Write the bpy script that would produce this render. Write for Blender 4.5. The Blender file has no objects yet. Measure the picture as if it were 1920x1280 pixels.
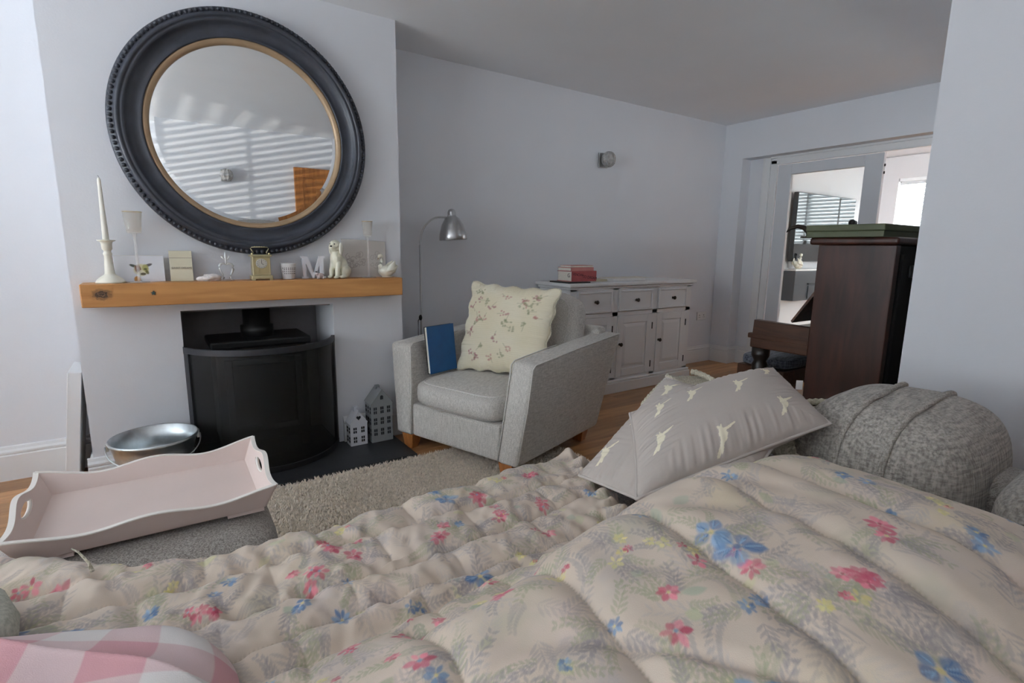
import bpy, math, random
import numpy as np
from mathutils import Matrix, Vector
random.seed(7); rng = np.random.default_rng(7)
S = bpy.context.scene; C = S.collection
pi = math.pi

# ------------------------------------------------------------------ camera
CAM = Vector((0.3005, -3.0194, 1.1559)); YAW, PITCH, ROLL, FPX = 0.5986, 0.1742, 0.0122, 987.4
fw = Vector((math.sin(YAW)*math.cos(PITCH), math.cos(YAW)*math.cos(PITCH), -math.sin(PITCH)))
rt = Vector((math.cos(YAW), -math.sin(YAW), 0)); up = rt.cross(fw)
r2 = rt*math.cos(ROLL)+up*math.sin(ROLL); u2 = -rt*math.sin(ROLL)+up*math.cos(ROLL)
cd = bpy.data.cameras.new('camera'); cam = bpy.data.objects.new('camera', cd); C.objects.link(cam)
cd.sensor_width = 36; cd.lens = FPX/1920*36; cd.clip_start = 0.02; cd.clip_end = 100
M = Matrix((r2, u2, -fw)).transposed().to_4x4(); M.translation = CAM; cam.matrix_world = M
S.camera = cam

# ------------------------------------------------------------------ light
w = bpy.data.worlds.new('overcast_sky'); S.world = w; w.use_nodes = True
bg = w.node_tree.nodes['Background']; bg.inputs[0].default_value = (0.84, 0.93, 1.0, 1); bg.inputs[1].default_value = 26.0
def portal(name, loc, rot, sx, sy):
    l = bpy.data.lights.new(name, 'AREA'); l.shape = 'RECTANGLE'; l.size = sx; l.size_y = sy; l.cycles.is_portal = True
    o = bpy.data.objects.new(name, l); C.objects.link(o); o.location = loc; o.rotation_euler = rot
portal('portal_front_window', (-3.07, -1.55, 1.37), (0, -pi/2, 0), 1.7, 2.9)
portal('portal_far_window', (8.62, -.72, 1.70), (0, pi/2, 0), .86, 1.6)
portal('portal_added_slot', (4.0, -2.36, 1.97), (pi/2, 0, 0), 2.1, .10)  # portal for an added, unseen wall slot that brightens the far end
gl = bpy.data.lights.new('sun_glint', 'SPOT'); gl.energy = 4500; gl.shadow_soft_size = .02; gl.spot_size = math.radians(11); gl.spot_blend = .35
gl.color = (1.0, .95, .86)
go = bpy.data.objects.new('sun_glint', gl); C.objects.link(go); go.location = (-9.6, 3.7, -.55)
go.rotation_euler = (Vector((1.15, -3.6, 2.0))-go.location).to_track_quat('-Z', 'Y').to_euler()
S.view_settings.view_transform = 'Standard'; S.view_settings.look = 'None'
S.view_settings.gamma = 1; S.view_settings.use_curve_mapping = False; S.view_settings.exposure = 0.0
S.cycles.max_bounces = 10; S.cycles.diffuse_bounces = 6; S.cycles.caustics_reflective = False; S.cycles.caustics_refractive = False
S.cycles.sample_clamp_indirect = 8

# ------------------------------------------------------------------ materials
def L(r, g, b):
    f = lambda c: (c/255/12.92 if c/255 <= .04045 else ((c/255+.055)/1.055)**2.4)
    return (f(r), f(g), f(b), 1)
MATS = {}
def nmat(name):
    m = bpy.data.materials.new(name); m.use_nodes = True; MATS[name] = m
    nt = m.node_tree; return m, nt, nt.nodes['Principled BSDF'], nt.nodes, nt.links
def pm(name, col, rough=.6, metal=0, var=.06, vs=6, bump=0, bs=300, spec=.5, coat=0, stretch=None, vary_obj=0):
    m, nt, p, N, K = nmat(name)
    p.inputs['Roughness'].default_value = rough; p.inputs['Metallic'].default_value = metal
    p.inputs['Specular IOR Level'].default_value = spec; p.inputs['Coat Weight'].default_value = coat
    tc = N.new('ShaderNodeTexCoord'); mp = N.new('ShaderNodeMapping'); K.new(tc.outputs['Object'], mp.inputs[0])
    if stretch: mp.inputs['Scale'].default_value = stretch
    n = N.new('ShaderNodeTexNoise'); n.inputs['Scale'].default_value = vs; n.inputs['Detail'].default_value = 6; K.new(mp.outputs[0], n.inputs[0])
    r = N.new('ShaderNodeValToRGB'); K.new(n.outputs[0], r.inputs[0])
    c = col[:3]; r.color_ramp.elements[0].position = .3; r.color_ramp.elements[1].position = .7
    r.color_ramp.elements[0].color = tuple(max(0, x*(1-var)) for x in c)+(1,); r.color_ramp.elements[1].color = tuple(min(1, x*(1+var)) for x in c)+(1,)
    K.new(r.outputs[0], p.inputs['Base Color'])
    if bump:
        n2 = N.new('ShaderNodeTexNoise'); n2.inputs['Scale'].default_value = bs; n2.inputs['Detail'].default_value = 3; K.new(mp.outputs[0], n2.inputs[0])
        b = N.new('ShaderNodeBump'); b.inputs['Strength'].default_value = bump; b.inputs['Distance'].default_value = .003
        K.new(n2.outputs[0], b.inputs['Height']); K.new(b.outputs[0], p.inputs['Normal'])
    return m
def weave(name, c1, c2, scale=500, bump=.5, rough=.9, diag=False, dist=.002):
    """cloth woven from two yarns: crossed bands for the relief, streaky yarn colour"""
    m, nt, p, N, K = nmat(name); p.inputs['Roughness'].default_value = rough; p.inputs['Specular IOR Level'].default_value = .15
    p.inputs['Sheen Weight'].default_value = .15
    tc = N.new('ShaderNodeTexCoord'); mp = N.new('ShaderNodeMapping'); K.new(tc.outputs['Object'], mp.inputs[0])
    if diag: mp.inputs['Rotation'].default_value = (.3, .5, .8)
    hs = []
    for sc in ((1, 1, .06), (.06, .5, 1)):
        mm = N.new('ShaderNodeMapping'); mm.inputs['Scale'].default_value = sc; K.new(mp.outputs[0], mm.inputs[0])
        n = N.new('ShaderNodeTexNoise'); n.inputs['Scale'].default_value = scale; n.inputs['Detail'].default_value = 2; K.new(mm.outputs[0], n.inputs[0]); hs.append(n)
    a = N.new('ShaderNodeMath'); a.operation = 'ADD'; K.new(hs[0].outputs[0], a.inputs[0]); K.new(hs[1].outputs[0], a.inputs[1])
    r = N.new('ShaderNodeValToRGB'); r.color_ramp.elements[0].position = .38; r.color_ramp.elements[1].position = .62
    h = N.new('ShaderNodeMath'); h.operation = 'MULTIPLY'; h.inputs[1].default_value = .5; K.new(a.outputs[0], h.inputs[0])
    K.new(h.outputs[0], r.inputs[0]); r.color_ramp.elements[0].color = c1; r.color_ramp.elements[1].color = c2
    K.new(r.outputs[0], p.inputs['Base Color'])
    b = N.new('ShaderNodeBump'); b.inputs['Strength'].default_value = bump; b.inputs['Distance'].default_value = dist
    K.new(a.outputs[0], b.inputs['Height']); K.new(b.outputs[0], p.inputs['Normal'])
    return m
def wood(name, c1, c2, rough=.45, axis=0, scale=7, coat=0, rnd=0, spec=.5, stretch=14):
    m, nt, p, N, K = nmat(name); p.inputs['Roughness'].default_value = rough; p.inputs['Coat Weight'].default_value = coat; p.inputs['Coat Roughness'].default_value = .22
    p.inputs['Specular IOR Level'].default_value = spec
    g = N.new('ShaderNodeNewGeometry'); mp = N.new('ShaderNodeMapping'); K.new(g.outputs['Position'], mp.inputs[0])
    s = [stretch, stretch, stretch]; s[axis] = 1.0; mp.inputs['Scale'].default_value = s
    oi = N.new('ShaderNodeObjectInfo')
    ad = N.new('ShaderNodeVectorMath'); ad.operation = 'ADD'; cx = N.new('ShaderNodeCombineXYZ')
    mu = N.new('ShaderNodeMath'); mu.operation = 'MULTIPLY'; mu.inputs[1].default_value = 40*rnd; K.new(oi.outputs['Random'], mu.inputs[0])
    K.new(mu.outputs[0], cx.inputs[0]); K.new(mu.outputs[0], cx.inputs[2]); K.new(mp.outputs[0], ad.inputs[0]); K.new(cx.outputs[0], ad.inputs[1])
    n = N.new('ShaderNodeTexNoise'); n.inputs['Scale'].default_value = scale; n.inputs['Detail'].default_value = 8; n.inputs['Distortion'].default_value = .6
    K.new(ad.outputs[0], n.inputs[0])
    r = N.new('ShaderNodeValToRGB'); r.color_ramp.elements[0].position = .32; r.color_ramp.elements[1].position = .68
    r.color_ramp.elements[0].color = c1; r.color_ramp.elements[1].color = c2; K.new(n.outputs[0], r.inputs[0])
    out = r.outputs[0]
    if rnd:
        hs = N.new('ShaderNodeHueSaturation'); mr = N.new('ShaderNodeMapRange'); mr.inputs[3].default_value = 1-.25*rnd; mr.inputs[4].default_value = 1+.25*rnd
        K.new(oi.outputs['Random'], mr.inputs[0]); K.new(mr.outputs[0], hs.inputs['Value']); K.new(out, hs.inputs['Color']); out = hs.outputs[0]
    K.new(out, p.inputs['Base Color'])
    b = N.new('ShaderNodeBump'); b.inputs['Strength'].default_value = .12; b.inputs['Distance'].default_value = .002
    K.new(n.outputs[0], b.inputs['Height']); K.new(b.outputs[0], p.inputs['Normal'])
    return m
def printed(name, rough=.85, bump=.25, bs=700, sheen=.1):
    """cloth or paper whose flat print is the mesh colour attribute"""
    m, nt, p, N, K = nmat(name); p.inputs['Roughness'].default_value = rough; p.inputs['Specular IOR Level'].default_value = .2; p.inputs['Sheen Weight'].default_value = sheen
    a = N.new('ShaderNodeAttribute'); a.attribute_name = 'Col'; K.new(a.outputs['Color'], p.inputs['Base Color'])
    tc = N.new('ShaderNodeTexCoord'); n = N.new('ShaderNodeTexNoise'); n.inputs['Scale'].default_value = bs; K.new(tc.outputs['Object'], n.inputs[0])
    b = N.new('ShaderNodeBump'); b.inputs['Strength'].default_value = bump; b.inputs['Distance'].default_value = .001
    K.new(n.outputs[0], b.inputs['Height']); K.new(b.outputs[0], p.inputs['Normal'])
    return m
def glass(name, col=(1, 1, 1, 1), rough=0, alpha_mix=None, ior=1.45, painted_sheen=0):
    m, nt, p, N, K = nmat(name)
    if alpha_mix is None:
        p.inputs['Base Color'].default_value = col; p.inputs['Transmission Weight'].default_value = 1; p.inputs['Roughness'].default_value = rough; p.inputs['IOR'].default_value = ior
    else:      # thin pane: see-through with a glossy skin
        g = N.new('ShaderNodeBsdfGlossy'); g.inputs['Roughness'].default_value = .01
        t = N.new('ShaderNodeBsdfTransparent'); t.inputs[0].default_value = col
        fr = N.new('ShaderNodeLayerWeight'); fr.inputs[0].default_value = .35; pw = N.new('ShaderNodeMath'); pw.operation = 'POWER'; pw.inputs[1].default_value = 2.2
        ml = N.new('ShaderNodeMath'); ml.operation = 'MULTIPLY_ADD'; ml.inputs[1].default_value = alpha_mix; ml.inputs[2].default_value = .03; mx = N.new('ShaderNodeMixShader')
        K.new(fr.outputs['Facing'], pw.inputs[0]); K.new(pw.outputs[0], ml.inputs[0]); K.new(ml.outputs[0], mx.inputs[0]); K.new(t.outputs[0], mx.inputs[1]); K.new(g.outputs[0], mx.inputs[2])
        df = N.new('ShaderNodeBsdfDiffuse'); df.inputs[0].default_value = (.95, .93, .90, 1); m2 = N.new('ShaderNodeMixShader'); m2.inputs[0].default_value = painted_sheen  # diffuse white mixed in to imitate bright reflections on the glass
        K.new(mx.outputs[0], m2.inputs[1]); K.new(df.outputs[0], m2.inputs[2]); K.new(m2.outputs[0], N['Material Output'].inputs[0])
    return m
WALL = pm('wall_paint', L(221, 222, 226), .92, var=.012, vs=3, bump=.12, bs=120, spec=.2)
CEIL = pm('ceiling_paint', L(236, 238, 241), .95, var=.012, vs=3, bump=.08, bs=90, spec=.2)
TRIM = pm('white_gloss_paint', L(226, 226, 226), .35, var=.01)
DOORW = pm('white_eggshell_paint', L(205, 207, 211), .45, var=.01)
WHITE2 = pm('dining_room_paint', L(212, 209, 209), .9, var=.01)
OAKF = wood('oak_floor', L(150, 104, 62), L(190, 140, 92), .38, 0, 2.2, coat=.15, rnd=1, stretch=9)
OAKB = wood('oak_beam', L(176, 120, 66), L(205, 150, 92), .5, 0, 2.0, stretch=10)
def add_knot(m, c, rx, rz):
    nt = m.node_tree; N, K = nt.nodes, nt.links; p = N['Principled BSDF']; src = p.inputs['Base Color'].links[0].from_socket
    g = N.new('ShaderNodeNewGeometry'); mp = N.new('ShaderNodeMapping'); mp.vector_type = 'TEXTURE'; mp.inputs['Location'].default_value = c; mp.inputs['Scale'].default_value = (rx, .3, rz); K.new(g.outputs['Position'], mp.inputs[0])
    ns = N.new('ShaderNodeTexNoise'); ns.inputs['Scale'].default_value = 2.2; ns.inputs['Detail'].default_value = 6; K.new(mp.outputs[0], ns.inputs[0])
    ln = N.new('ShaderNodeVectorMath'); ln.operation = 'LENGTH'; K.new(mp.outputs[0], ln.inputs[0])
    ad = N.new('ShaderNodeMath'); ad.operation = 'MULTIPLY_ADD'; ad.inputs[1].default_value = 1.3; K.new(ns.outputs[0], ad.inputs[0]); K.new(ln.outputs['Value'], ad.inputs[2])
    r = N.new('ShaderNodeValToRGB'); e = r.color_ramp.elements; e[0].position = .45; e[0].color = (1, 1, 1, 1); e[1].position = 1.0; e[1].color = (0, 0, 0, 1)
    mr = N.new('ShaderNodeMapRange'); mr.inputs[1].default_value = .5; mr.inputs[2].default_value = 2.1; K.new(ad.outputs[0], mr.inputs[0]); K.new(mr.outputs[0], r.inputs[0])
    wv = N.new('ShaderNodeMath'); wv.operation = 'SINE'; w2_ = N.new('ShaderNodeMath'); w2_.operation = 'MULTIPLY'; w2_.inputs[1].default_value = 14; K.new(ad.outputs[0], w2_.inputs[0]); K.new(w2_.outputs[0], wv.inputs[0])
    cm = N.new('ShaderNodeMix'); cm.data_type = 'RGBA'; cm.inputs[6].default_value = L(62, 46, 36); cm.inputs[7].default_value = L(128, 96, 70); K.new(wv.outputs[0], cm.inputs[0])
    mx = N.new('ShaderNodeMix'); mx.data_type = 'RGBA'; K.new(r.outputs[0], mx.inputs[0]); K.new(src, mx.inputs[6]); K.new(cm.outputs[2], mx.inputs[7]); K.new(mx.outputs[2], p.inputs['Base Color'])
add_knot(OAKB, (.115, -.15, .94), .030, .020)
OAKD = wood('oak_door', L(150, 92, 44), L(188, 124, 66), .45, 2, 3, stretch=9)
OAKL = wood('oak_leg', L(150, 92, 48), L(186, 122, 68), .4, 2, 5)
MAHOG = wood('mahogany', L(40, 19, 13), L(70, 36, 26), .4, 2, 3, coat=.3, spec=.35, stretch=6)
MAHOGX = wood('mahogany_worn', L(58, 34, 22), L(88, 56, 38), .4, 1, 3, stretch=8)
DARKW = pm('dark_stained_wood', L(32, 24, 20), .35, var=.15)
BLACK = pm('black_cloth_back', L(20, 18, 17), .9, var=.2)
FRAMEM = pm('charcoal_painted_wood', L(58, 61, 70), .42, var=.22, vs=14, bump=.1, bs=60, stretch=(1, 1, 1))
GOLD = pm('bronze_gilt_slip', L(168, 142, 112), .45, metal=.25, var=.08, vs=20)
MIRROR = pm('mirror_silver', (.93, .95, .95, 1), .0, metal=1, var=0)
IRON = pm('black_iron', L(24, 24, 25), .5, metal=.2, var=.25, vs=30)
IRONG = pm('grey_black_iron', L(52, 53, 58), .45, metal=.4, var=.15, vs=20)
SLATE = pm('slate', L(40, 41, 44), .42, var=.18, vs=18, bump=.15, bs=50)
CAVITY = pm('dark_fireplace_render', L(140, 136, 136), .95, var=.12, vs=9, bump=.2, bs=60)
STEEL = pm('brushed_steel', L(190, 190, 190), .3, metal=1, var=.1, vs=40, stretch=(1, 1, .05))
ZINC = pm('galvanised_zinc', L(206, 212, 214), .36, metal=1, var=.14, vs=24)
BRASS = pm('pale_brass', L(214, 202, 160), .3, metal=.85, var=.08)
BRONZE = pm('dark_bronze', L(62, 54, 48), .4, metal=.8, var=.2)
CERAM = pm('cream_ceramic', L(232, 228, 212), .3, var=.03, coat=.3)
CERAMW = pm('white_ceramic', L(226, 224, 222), .4, var=.02)
WAX = pm('ivory_wax', L(236, 232, 220), .5, var=.01)
PINKP = pm('pale_pink_paint', L(216, 197, 189), .6, var=.03, vs=5)
WHITEE = pm('cream_edge_paint', L(232, 226, 218), .6, var=.03)
GREYCH = weave('grey_linen', L(178, 173, 166), L(224, 219, 212), 420, .5)
GREYPIPE = weave('grey_linen_piping', L(196, 192, 186), L(228, 224, 218), 500, .4)
TWILL = weave('grey_twill', L(124, 118, 112), L(182, 175, 168), 380, .6, diag=True)
CHEN = weave('grey_chenille', L(138, 133, 126), L(190, 184, 175), 150, 1.0, dist=.006)
CHENP = weave('chenille_cord', L(140, 135, 127), L(192, 186, 177), 260, .8, dist=.004)
KNIT = weave('cream_knit', L(188, 180, 158), L(222, 215, 196), 240, 1.0, dist=.005)
SPECK = pm('speckled_grey_cloth', L(176, 176, 164), .9, var=.2, vs=170, bump=.3)
PRINT = printed('printed_cloth'); PRINTC = printed('printed_paper', .6, .05, 200, 0); PILL = printed('printed_cushion_cotton')
SBWHITE = pm('soft_grey_white_paint', L(226, 226, 226), .45, var=.015)
HOUSEW = pm('white_tin', L(214, 215, 220), .5, var=.04); HOUSEG = pm('grey_tin', L(138, 141, 142), .5, var=.06)
BLUEB = pm('blue_book_cloth', L(16, 82, 138), .55, var=.12, vs=14)
PAGES = pm('page_edges', L(226, 220, 208), .9, var=.06, vs=90)
REDB = pm('red_book_cover', L(176, 84, 84), .5, var=.1, vs=20); PINKB = pm('pale_red_cover', L(196, 130, 124), .55, var=.08)
DARKT = pm('dark_lettering', L(58, 22, 34), .6, var=.05); GREYT = pm('grey_lettering', L(120, 112, 100), .6, var=.05)
CREAMB = pm('cream_card', L(214, 208, 184), .7, var=.02)
BLACKP = pm('black_plastic', L(18, 18, 19), .35, var=.1); SCREEN = pm('tv_screen', L(10, 10, 13), .04, var=.02, spec=.5)
CHAR = pm('charcoal_laminate', L(52, 54, 58), .5, var=.06); GREEN = pm('green_painted_tin', L(84, 90, 62), .5, var=.08)
SLAT = pm('white_slat', L(236, 236, 236), .5, var=.01)
BLUEF = weave('blue_grey_brocade', L(58, 64, 76), L(120, 126, 138), 120, .4)
PANE = glass('window_pane', (.96, .98, .97, 1), alpha_mix=.25)
CRYSTAL = glass('clear_glass', (.98, .97, .96, 1), alpha_mix=.8, painted_sheen=.22); GILT = pm('gilt_rim', L(200, 168, 110), .25, metal=1, var=.05)
CLEAR = glass('thin_clear_glass', (.985, .97, .945, 1), alpha_mix=.6, painted_sheen=.14)
LGREY = pm('light_grey_painted_letter', L(230, 229, 234), .7, var=.02)
def mesh_mat():
    m, nt, p, N, K = nmat('black_wire_mesh'); p.inputs['Base Color'].default_value = L(15, 15, 16); p.inputs['Roughness'].default_value = .6
    t = N.new('ShaderNodeBsdfTransparent'); mx = N.new('ShaderNodeMixShader'); mx.inputs[0].default_value = .6
    K.new(t.outputs[0], mx.inputs[1]); K.new(p.outputs[0], mx.inputs[2]); K.new(mx.outputs[0], N['Material Output'].inputs[0]); return m
MESH = mesh_mat()

# ------------------------------------------------------------------ geometry helpers
def tag(o, label=None, cat=None, group=None, kind=None):
    for k, v in (('label', label), ('category', cat), ('group', group), ('kind', kind)):
        if v: o[k] = v
    return o
def empty(name, loc=(0, 0, 0), rz=0, label=None, cat=None, group=None):
    o = bpy.data.objects.new(name, None); C.objects.link(o); o.location = loc; o.rotation_euler = (0, 0, rz); o.empty_display_size = .05
    return tag(o, label, cat, group)
def mk(name, V, F, mat, parent=None, smooth=False):
    me = bpy.data.meshes.new(name); me.from_pydata([tuple(v) for v in V], [], [tuple(f) for f in F]); me.update()
    me.materials.append(mat)
    if smooth: me.shade_smooth()
    o = bpy.data.objects.new(name, me); C.objects.link(o); o.parent = parent
    return o
def rotm(ax, a): return np.array(Matrix.Rotation(a, 3, ax))
class B:
    def __init__(s): s.V = []; s.F = []
    def add(s, V, F, R=None, T=None):
        n = len(s.V); V = np.asarray(V, float)
        if R is not None: V = V@np.asarray(R).T
        if T is not None: V = V+np.asarray(T)
        s.V += [tuple(v) for v in V]; s.F += [tuple(i+n for i in f) for f in F]; return s
    def box(s, a, b, R=None, T=None):
        x0, y0, z0 = a; x1, y1, z1 = b
        V = [(x0,y0,z0),(x1,y0,z0),(x1,y1,z0),(x0,y1,z0),(x0,y0,z1),(x1,y0,z1),(x1,y1,z1),(x0,y1,z1)]
        return s.add(V, [(0,3,2,1),(4,5,6,7),(0,1,5,4),(1,2,6,5),(2,3,7,6),(3,0,4,7)], R, T)
    def lathe(s, prof, n=32, R=None, T=None, cap=True):
        V = []; F = []; k = len(prof)
        for i in range(n):
            a = 2*pi*i/n
            for r, z in prof: V.append((r*math.cos(a), r*math.sin(a), z))
        for i in range(n):
            j = (i+1) % n
            for q in range(k-1): F.append((i*k+q, j*k+q, j*k+q+1, i*k+q+1))
        if cap:
            if prof[0][0] > 1e-6: F.append(tuple(i*k for i in range(n))[::-1])
            if prof[-1][0] > 1e-6: F.append(tuple(i*k+k-1 for i in range(n)))
        return s.add(V, F, R, T)
    def tube(s, P, r, n=8, closed=False, R=None, T=None):
        P = [Vector(p) for p in P]; m = len(P); V = []; F = []; rr = r if hasattr(r, '__len__') else [r]*m
        up0 = Vector((0, 0, 1))
        for i, p in enumerate(P):
            t = (P[(i+1) % m]-P[i-1]) if closed else (P[min(i+1, m-1)]-P[max(i-1, 0)])
            t.normalize(); a = t.cross(up0)
            if a.length < .05: a = t.cross(Vector((1, 0, 0)))
            a.normalize(); b = a.cross(t)
            for k in range(n):
                q = 2*pi*k/n; V.append(p+(a*math.cos(q)+b*math.sin(q))*rr[i])
        for i in range(m if closed else m-1):
            j = (i+1) % m
            for k in range(n): F.append((i*n+k, i*n+(k+1) % n, j*n+(k+1) % n, j*n+k))
        if not closed: F.append(tuple(range(n))[::-1]); F.append(tuple((m-1)*n+k for k in range(n)))
        return s.add(V, F, R, T)
    def prism(s, poly, d, R=None, T=None):
        """polygon (x, z) pushed along +y by d"""
        n = len(poly); V = [(x, 0, z) for x, z in poly]+[(x, d, z) for x, z in poly]
        F = [tuple(range(n)), tuple(range(2*n-1, n-1, -1))]+[(i, i+n, (i+1) % n+n, (i+1) % n) for i in range(n)]
        return s.add(V, F, R, T)
    def ell(s, c, r, n=16, R=None):
        V = []; F = []; m = n//2
        for i in range(m+1):
            t = pi*i/m
            for j in range(n):
                q = 2*pi*j/n; V.append((r[0]*math.sin(t)*math.cos(q), r[1]*math.sin(t)*math.sin(q), r[2]*math.cos(t)))
        for i in range(m):
            for j in range(n): F.append((i*n+j, (i+1)*n+j, (i+1)*n+(j+1) % n, i*n+(j+1) % n))
        return s.add(V, F, R, c)
    def build(s, name, mat, parent=None, smooth=False, bevel=0, seg=2, sub=0, auto=None):
        o = mk(name, s.V, s.F, mat, parent, smooth)
        if bevel:
            md = o.modifiers.new('bevel', 'BEVEL'); md.width = bevel; md.segments = seg; md.limit_method = 'ANGLE'; md.harden_normals = False
        if sub:
            md = o.modifiers.new('sub', 'SUBSURF'); md.levels = sub; md.render_levels = sub
        if auto or (smooth and bevel): o.data.shade_smooth()
        return o
def bx(name, a, b, mat, parent=None, bevel=0, seg=2): return B().box(a, b).build(name, mat, parent, False, bevel, seg)
def grid_mesh(name, P, mat, parent=None, col=None, mask=None, smooth=True, closed=False):
    """P: (n, m, 3) array of points -> quad sheet; col: (n, m, 3) linear colours"""
    n, m = P.shape[:2]; idx = np.arange(n*m).reshape(n, m)
    q = np.stack([idx[:-1, :-1], idx[1:, :-1], idx[1:, 1:], idx[:-1, 1:]], -1).reshape(-1, 4)
    if mask is not None:
        k = (mask[:-1, :-1] & mask[1:, :-1] & mask[1:, 1:] & mask[:-1, 1:]).reshape(-1); q = q[k]
    V = P.reshape(-1, 3); used = np.unique(q); rem = np.full(len(V), -1); rem[used] = np.arange(len(used)); q = rem[q]; V = V[used]
    me = bpy.data.meshes.new(name); me.vertices.add(len(V)); me.vertices.foreach_set('co', V.astype(np.float32).ravel())
    me.loops.add(q.size); me.loops.foreach_set('vertex_index', q.astype(np.int32).ravel())
    me.polygons.add(len(q)); me.polygons.foreach_set('loop_start', np.arange(0, q.size, 4, dtype=np.int32))
    me.update(calc_edges=True); me.validate()
    if smooth: me.shade_smooth()
    if col is not None:
        a = me.color_attributes.new('Col', 'FLOAT_COLOR', 'POINT'); c = np.ones((len(V), 4), np.float32); c[:, :3] = col.reshape(-1, 3)[used]
        a.data.foreach_set('color', c.ravel())
    me.materials.append(mat); o = bpy.data.objects.new(name, me); C.objects.link(o); o.parent = parent
    return o
_T = rng.random((512, 512))
def vn(x, y, seed=0):
    x = np.asarray(x, float)+seed*17.31; y = np.asarray(y, float)+seed*9.77
    xi = np.floor(x).astype(int); yi = np.floor(y).astype(int); fx = x-xi; fy = y-yi
    fx = fx*fx*(3-2*fx); fy = fy*fy*(3-2*fy); g = lambda a, b: _T[a % 512, b % 512]
    return (g(xi, yi)*(1-fx)+g(xi+1, yi)*fx)*(1-fy)+(g(xi, yi+1)*(1-fx)+g(xi+1, yi+1)*fx)*fy-.5
def sstep(a, b, x): t = np.clip((x-a)/(b-a), 0, 1); return t*t*(3-2*t)
def text_mesh(name, body, size, mat, parent, loc, rot, ext=.0006, align='CENTER', scale=(1, 1, 1)):
    cu = bpy.data.curves.new(name, 'FONT'); cu.body = body; cu.size = size; cu.extrude = ext; cu.align_x = align; cu.align_y = 'CENTER'
    t = bpy.data.objects.new('tmp', cu); C.objects.link(t); dg = bpy.context.evaluated_depsgraph_get()
    me = bpy.data.meshes.new_from_object(t.evaluated_get(dg)); bpy.data.objects.remove(t); me.materials.clear(); me.materials.append(mat)
    o = bpy.data.objects.new(name, me); C.objects.link(o); o.parent = parent; o.location = loc; o.rotation_euler = rot; o.scale = scale
    return o
def frame4(a, x0, x1, z0, z1, wd, y0, y1):
    """picture-frame of four bars in the xz plane"""
    a.box((x0, y0, z0), (x0+wd, y1, z1)); a.box((x1-wd, y0, z0), (x1, y1, z1)); a.box((x0+wd, y0, z0), (x1-wd, y1, z0+wd)); a.box((x0+wd, y0, z1-wd), (x1-wd, y1, z1)); return a

# ------------------------------------------------------------------ room shell
H = 2.4; CW = 1.545; AD = .404; XR = 5.217; YF = -3.6; XL = -2.9
def struct(o): o['kind'] = 'structure'; return o
fl = struct(bx('floor', (XL, YF, -.05), (5.42, AD, -.012), DARKW))
unit = B().box((0, 0, -.012), (1, 1, 0)).build('plank', OAKF, fl); first = True
y = YF
while y < AD-.01:
    x = XL-random.random()*1.4; wd = min(.142, AD-y)
    while x < 5.42:
        ln = 1.3+random.random()*.8; a = max(x, XL); b = min(x+ln, 5.42)
        if b-a > .05:
            o = unit if first else unit.copy()
            if not first: C.objects.link(o)
            first = False; o.parent = fl; o.location = (a+.0008, y+.0008, 0); o.scale = (b-a-.0016, wd-.0016, 1)
        x += ln
    y += .142
struct(bx('ceiling', (XL-.2, YF-.2, H), (XR+.25, AD+.2, H+.1), CEIL))
struct(bx('wall_back', (XL-.2, AD, 0), (5.45, AD+.12, H), WALL))
# chimney breast with the fireplace opening left out
ch = B(); FX0, FX1, FZ = .40, 1.132, .838
ch.box((0, 0, 0), (FX0, AD, H)); ch.box((FX1, 0, 0), (CW, AD, H)); ch.box((FX0, 0, FZ), (FX1, AD, H))
struct(ch.build('wall_chimney_breast', WALL))
cv = B(); cv.box((FX0+.001, AD-.02, .02), (FX1-.001, AD-.001, FZ-.001)); cv.box((FX0+.001, .06, FZ-.012), (FX1-.001, AD-.02, FZ-.001)); cv.box((FX0+.0005, .06, .02), (FX0+.006, AD-.02, FZ-.012))
struct(cv.build('trim_1', CAVITY))
struct(bx('wall_front', (XL-.2, YF-.15, 0), (2.72, YF, H), WALL))
sd = B(); sd.box((2.72, YF-.15, 0), (2.84, -2.2, H)); sd.box((2.84, -2.32, 0), (XR+.2, -2.2, 1.93)); sd.box((2.84, -2.32, 2.01), (XR+.2, -2.2, H)); sd.box((2.84, -2.32, 1.93), (3.0, -2.2, 2.01)); sd.box((5.0, -2.32, 1.93), (XR+.2, -2.2, 2.01)); struct(sd.build('wall_side', WALL))  # high slot in this wall is added to let daylight reach the far end
# left wall with the window hole  (y -2.9..0.0, z .65..2.05)
WY0, WY1, WZ0, WZ1 = -2.9, -.2, .60, 2.12
lw = B(); lw.box((XL-.15, YF, 0), (XL, WY0, H)); lw.box((XL-.15, WY1, 0), (XL, AD, H)); lw.box((XL-.15, WY0, 0), (XL, WY1, WZ0)); lw.box((XL-.15, WY0, WZ1), (XL, WY1, H))
struct(lw.build('wall_left', WALL))
wn = struct(empty('window_1'))
wf = B(); wf.box((XL-.12, WY0, WZ0), (XL-.07, WY1, WZ0+.06)); wf.box((XL-.12, WY0, WZ1-.06), (XL-.07, WY1, WZ1))
for k in range(4):
    yy = WY0+(WY1-WY0-.06)*k/3; wf.box((XL-.12, yy, WZ0), (XL-.07, yy+.06, WZ1))
wf.build('window_frame', TRIM, wn)
bx('window_sill', (XL-.02, WY0-.05, WZ0-.04), (XL+.12, WY1+.05, WZ0), TRIM, wn, .006)
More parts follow.
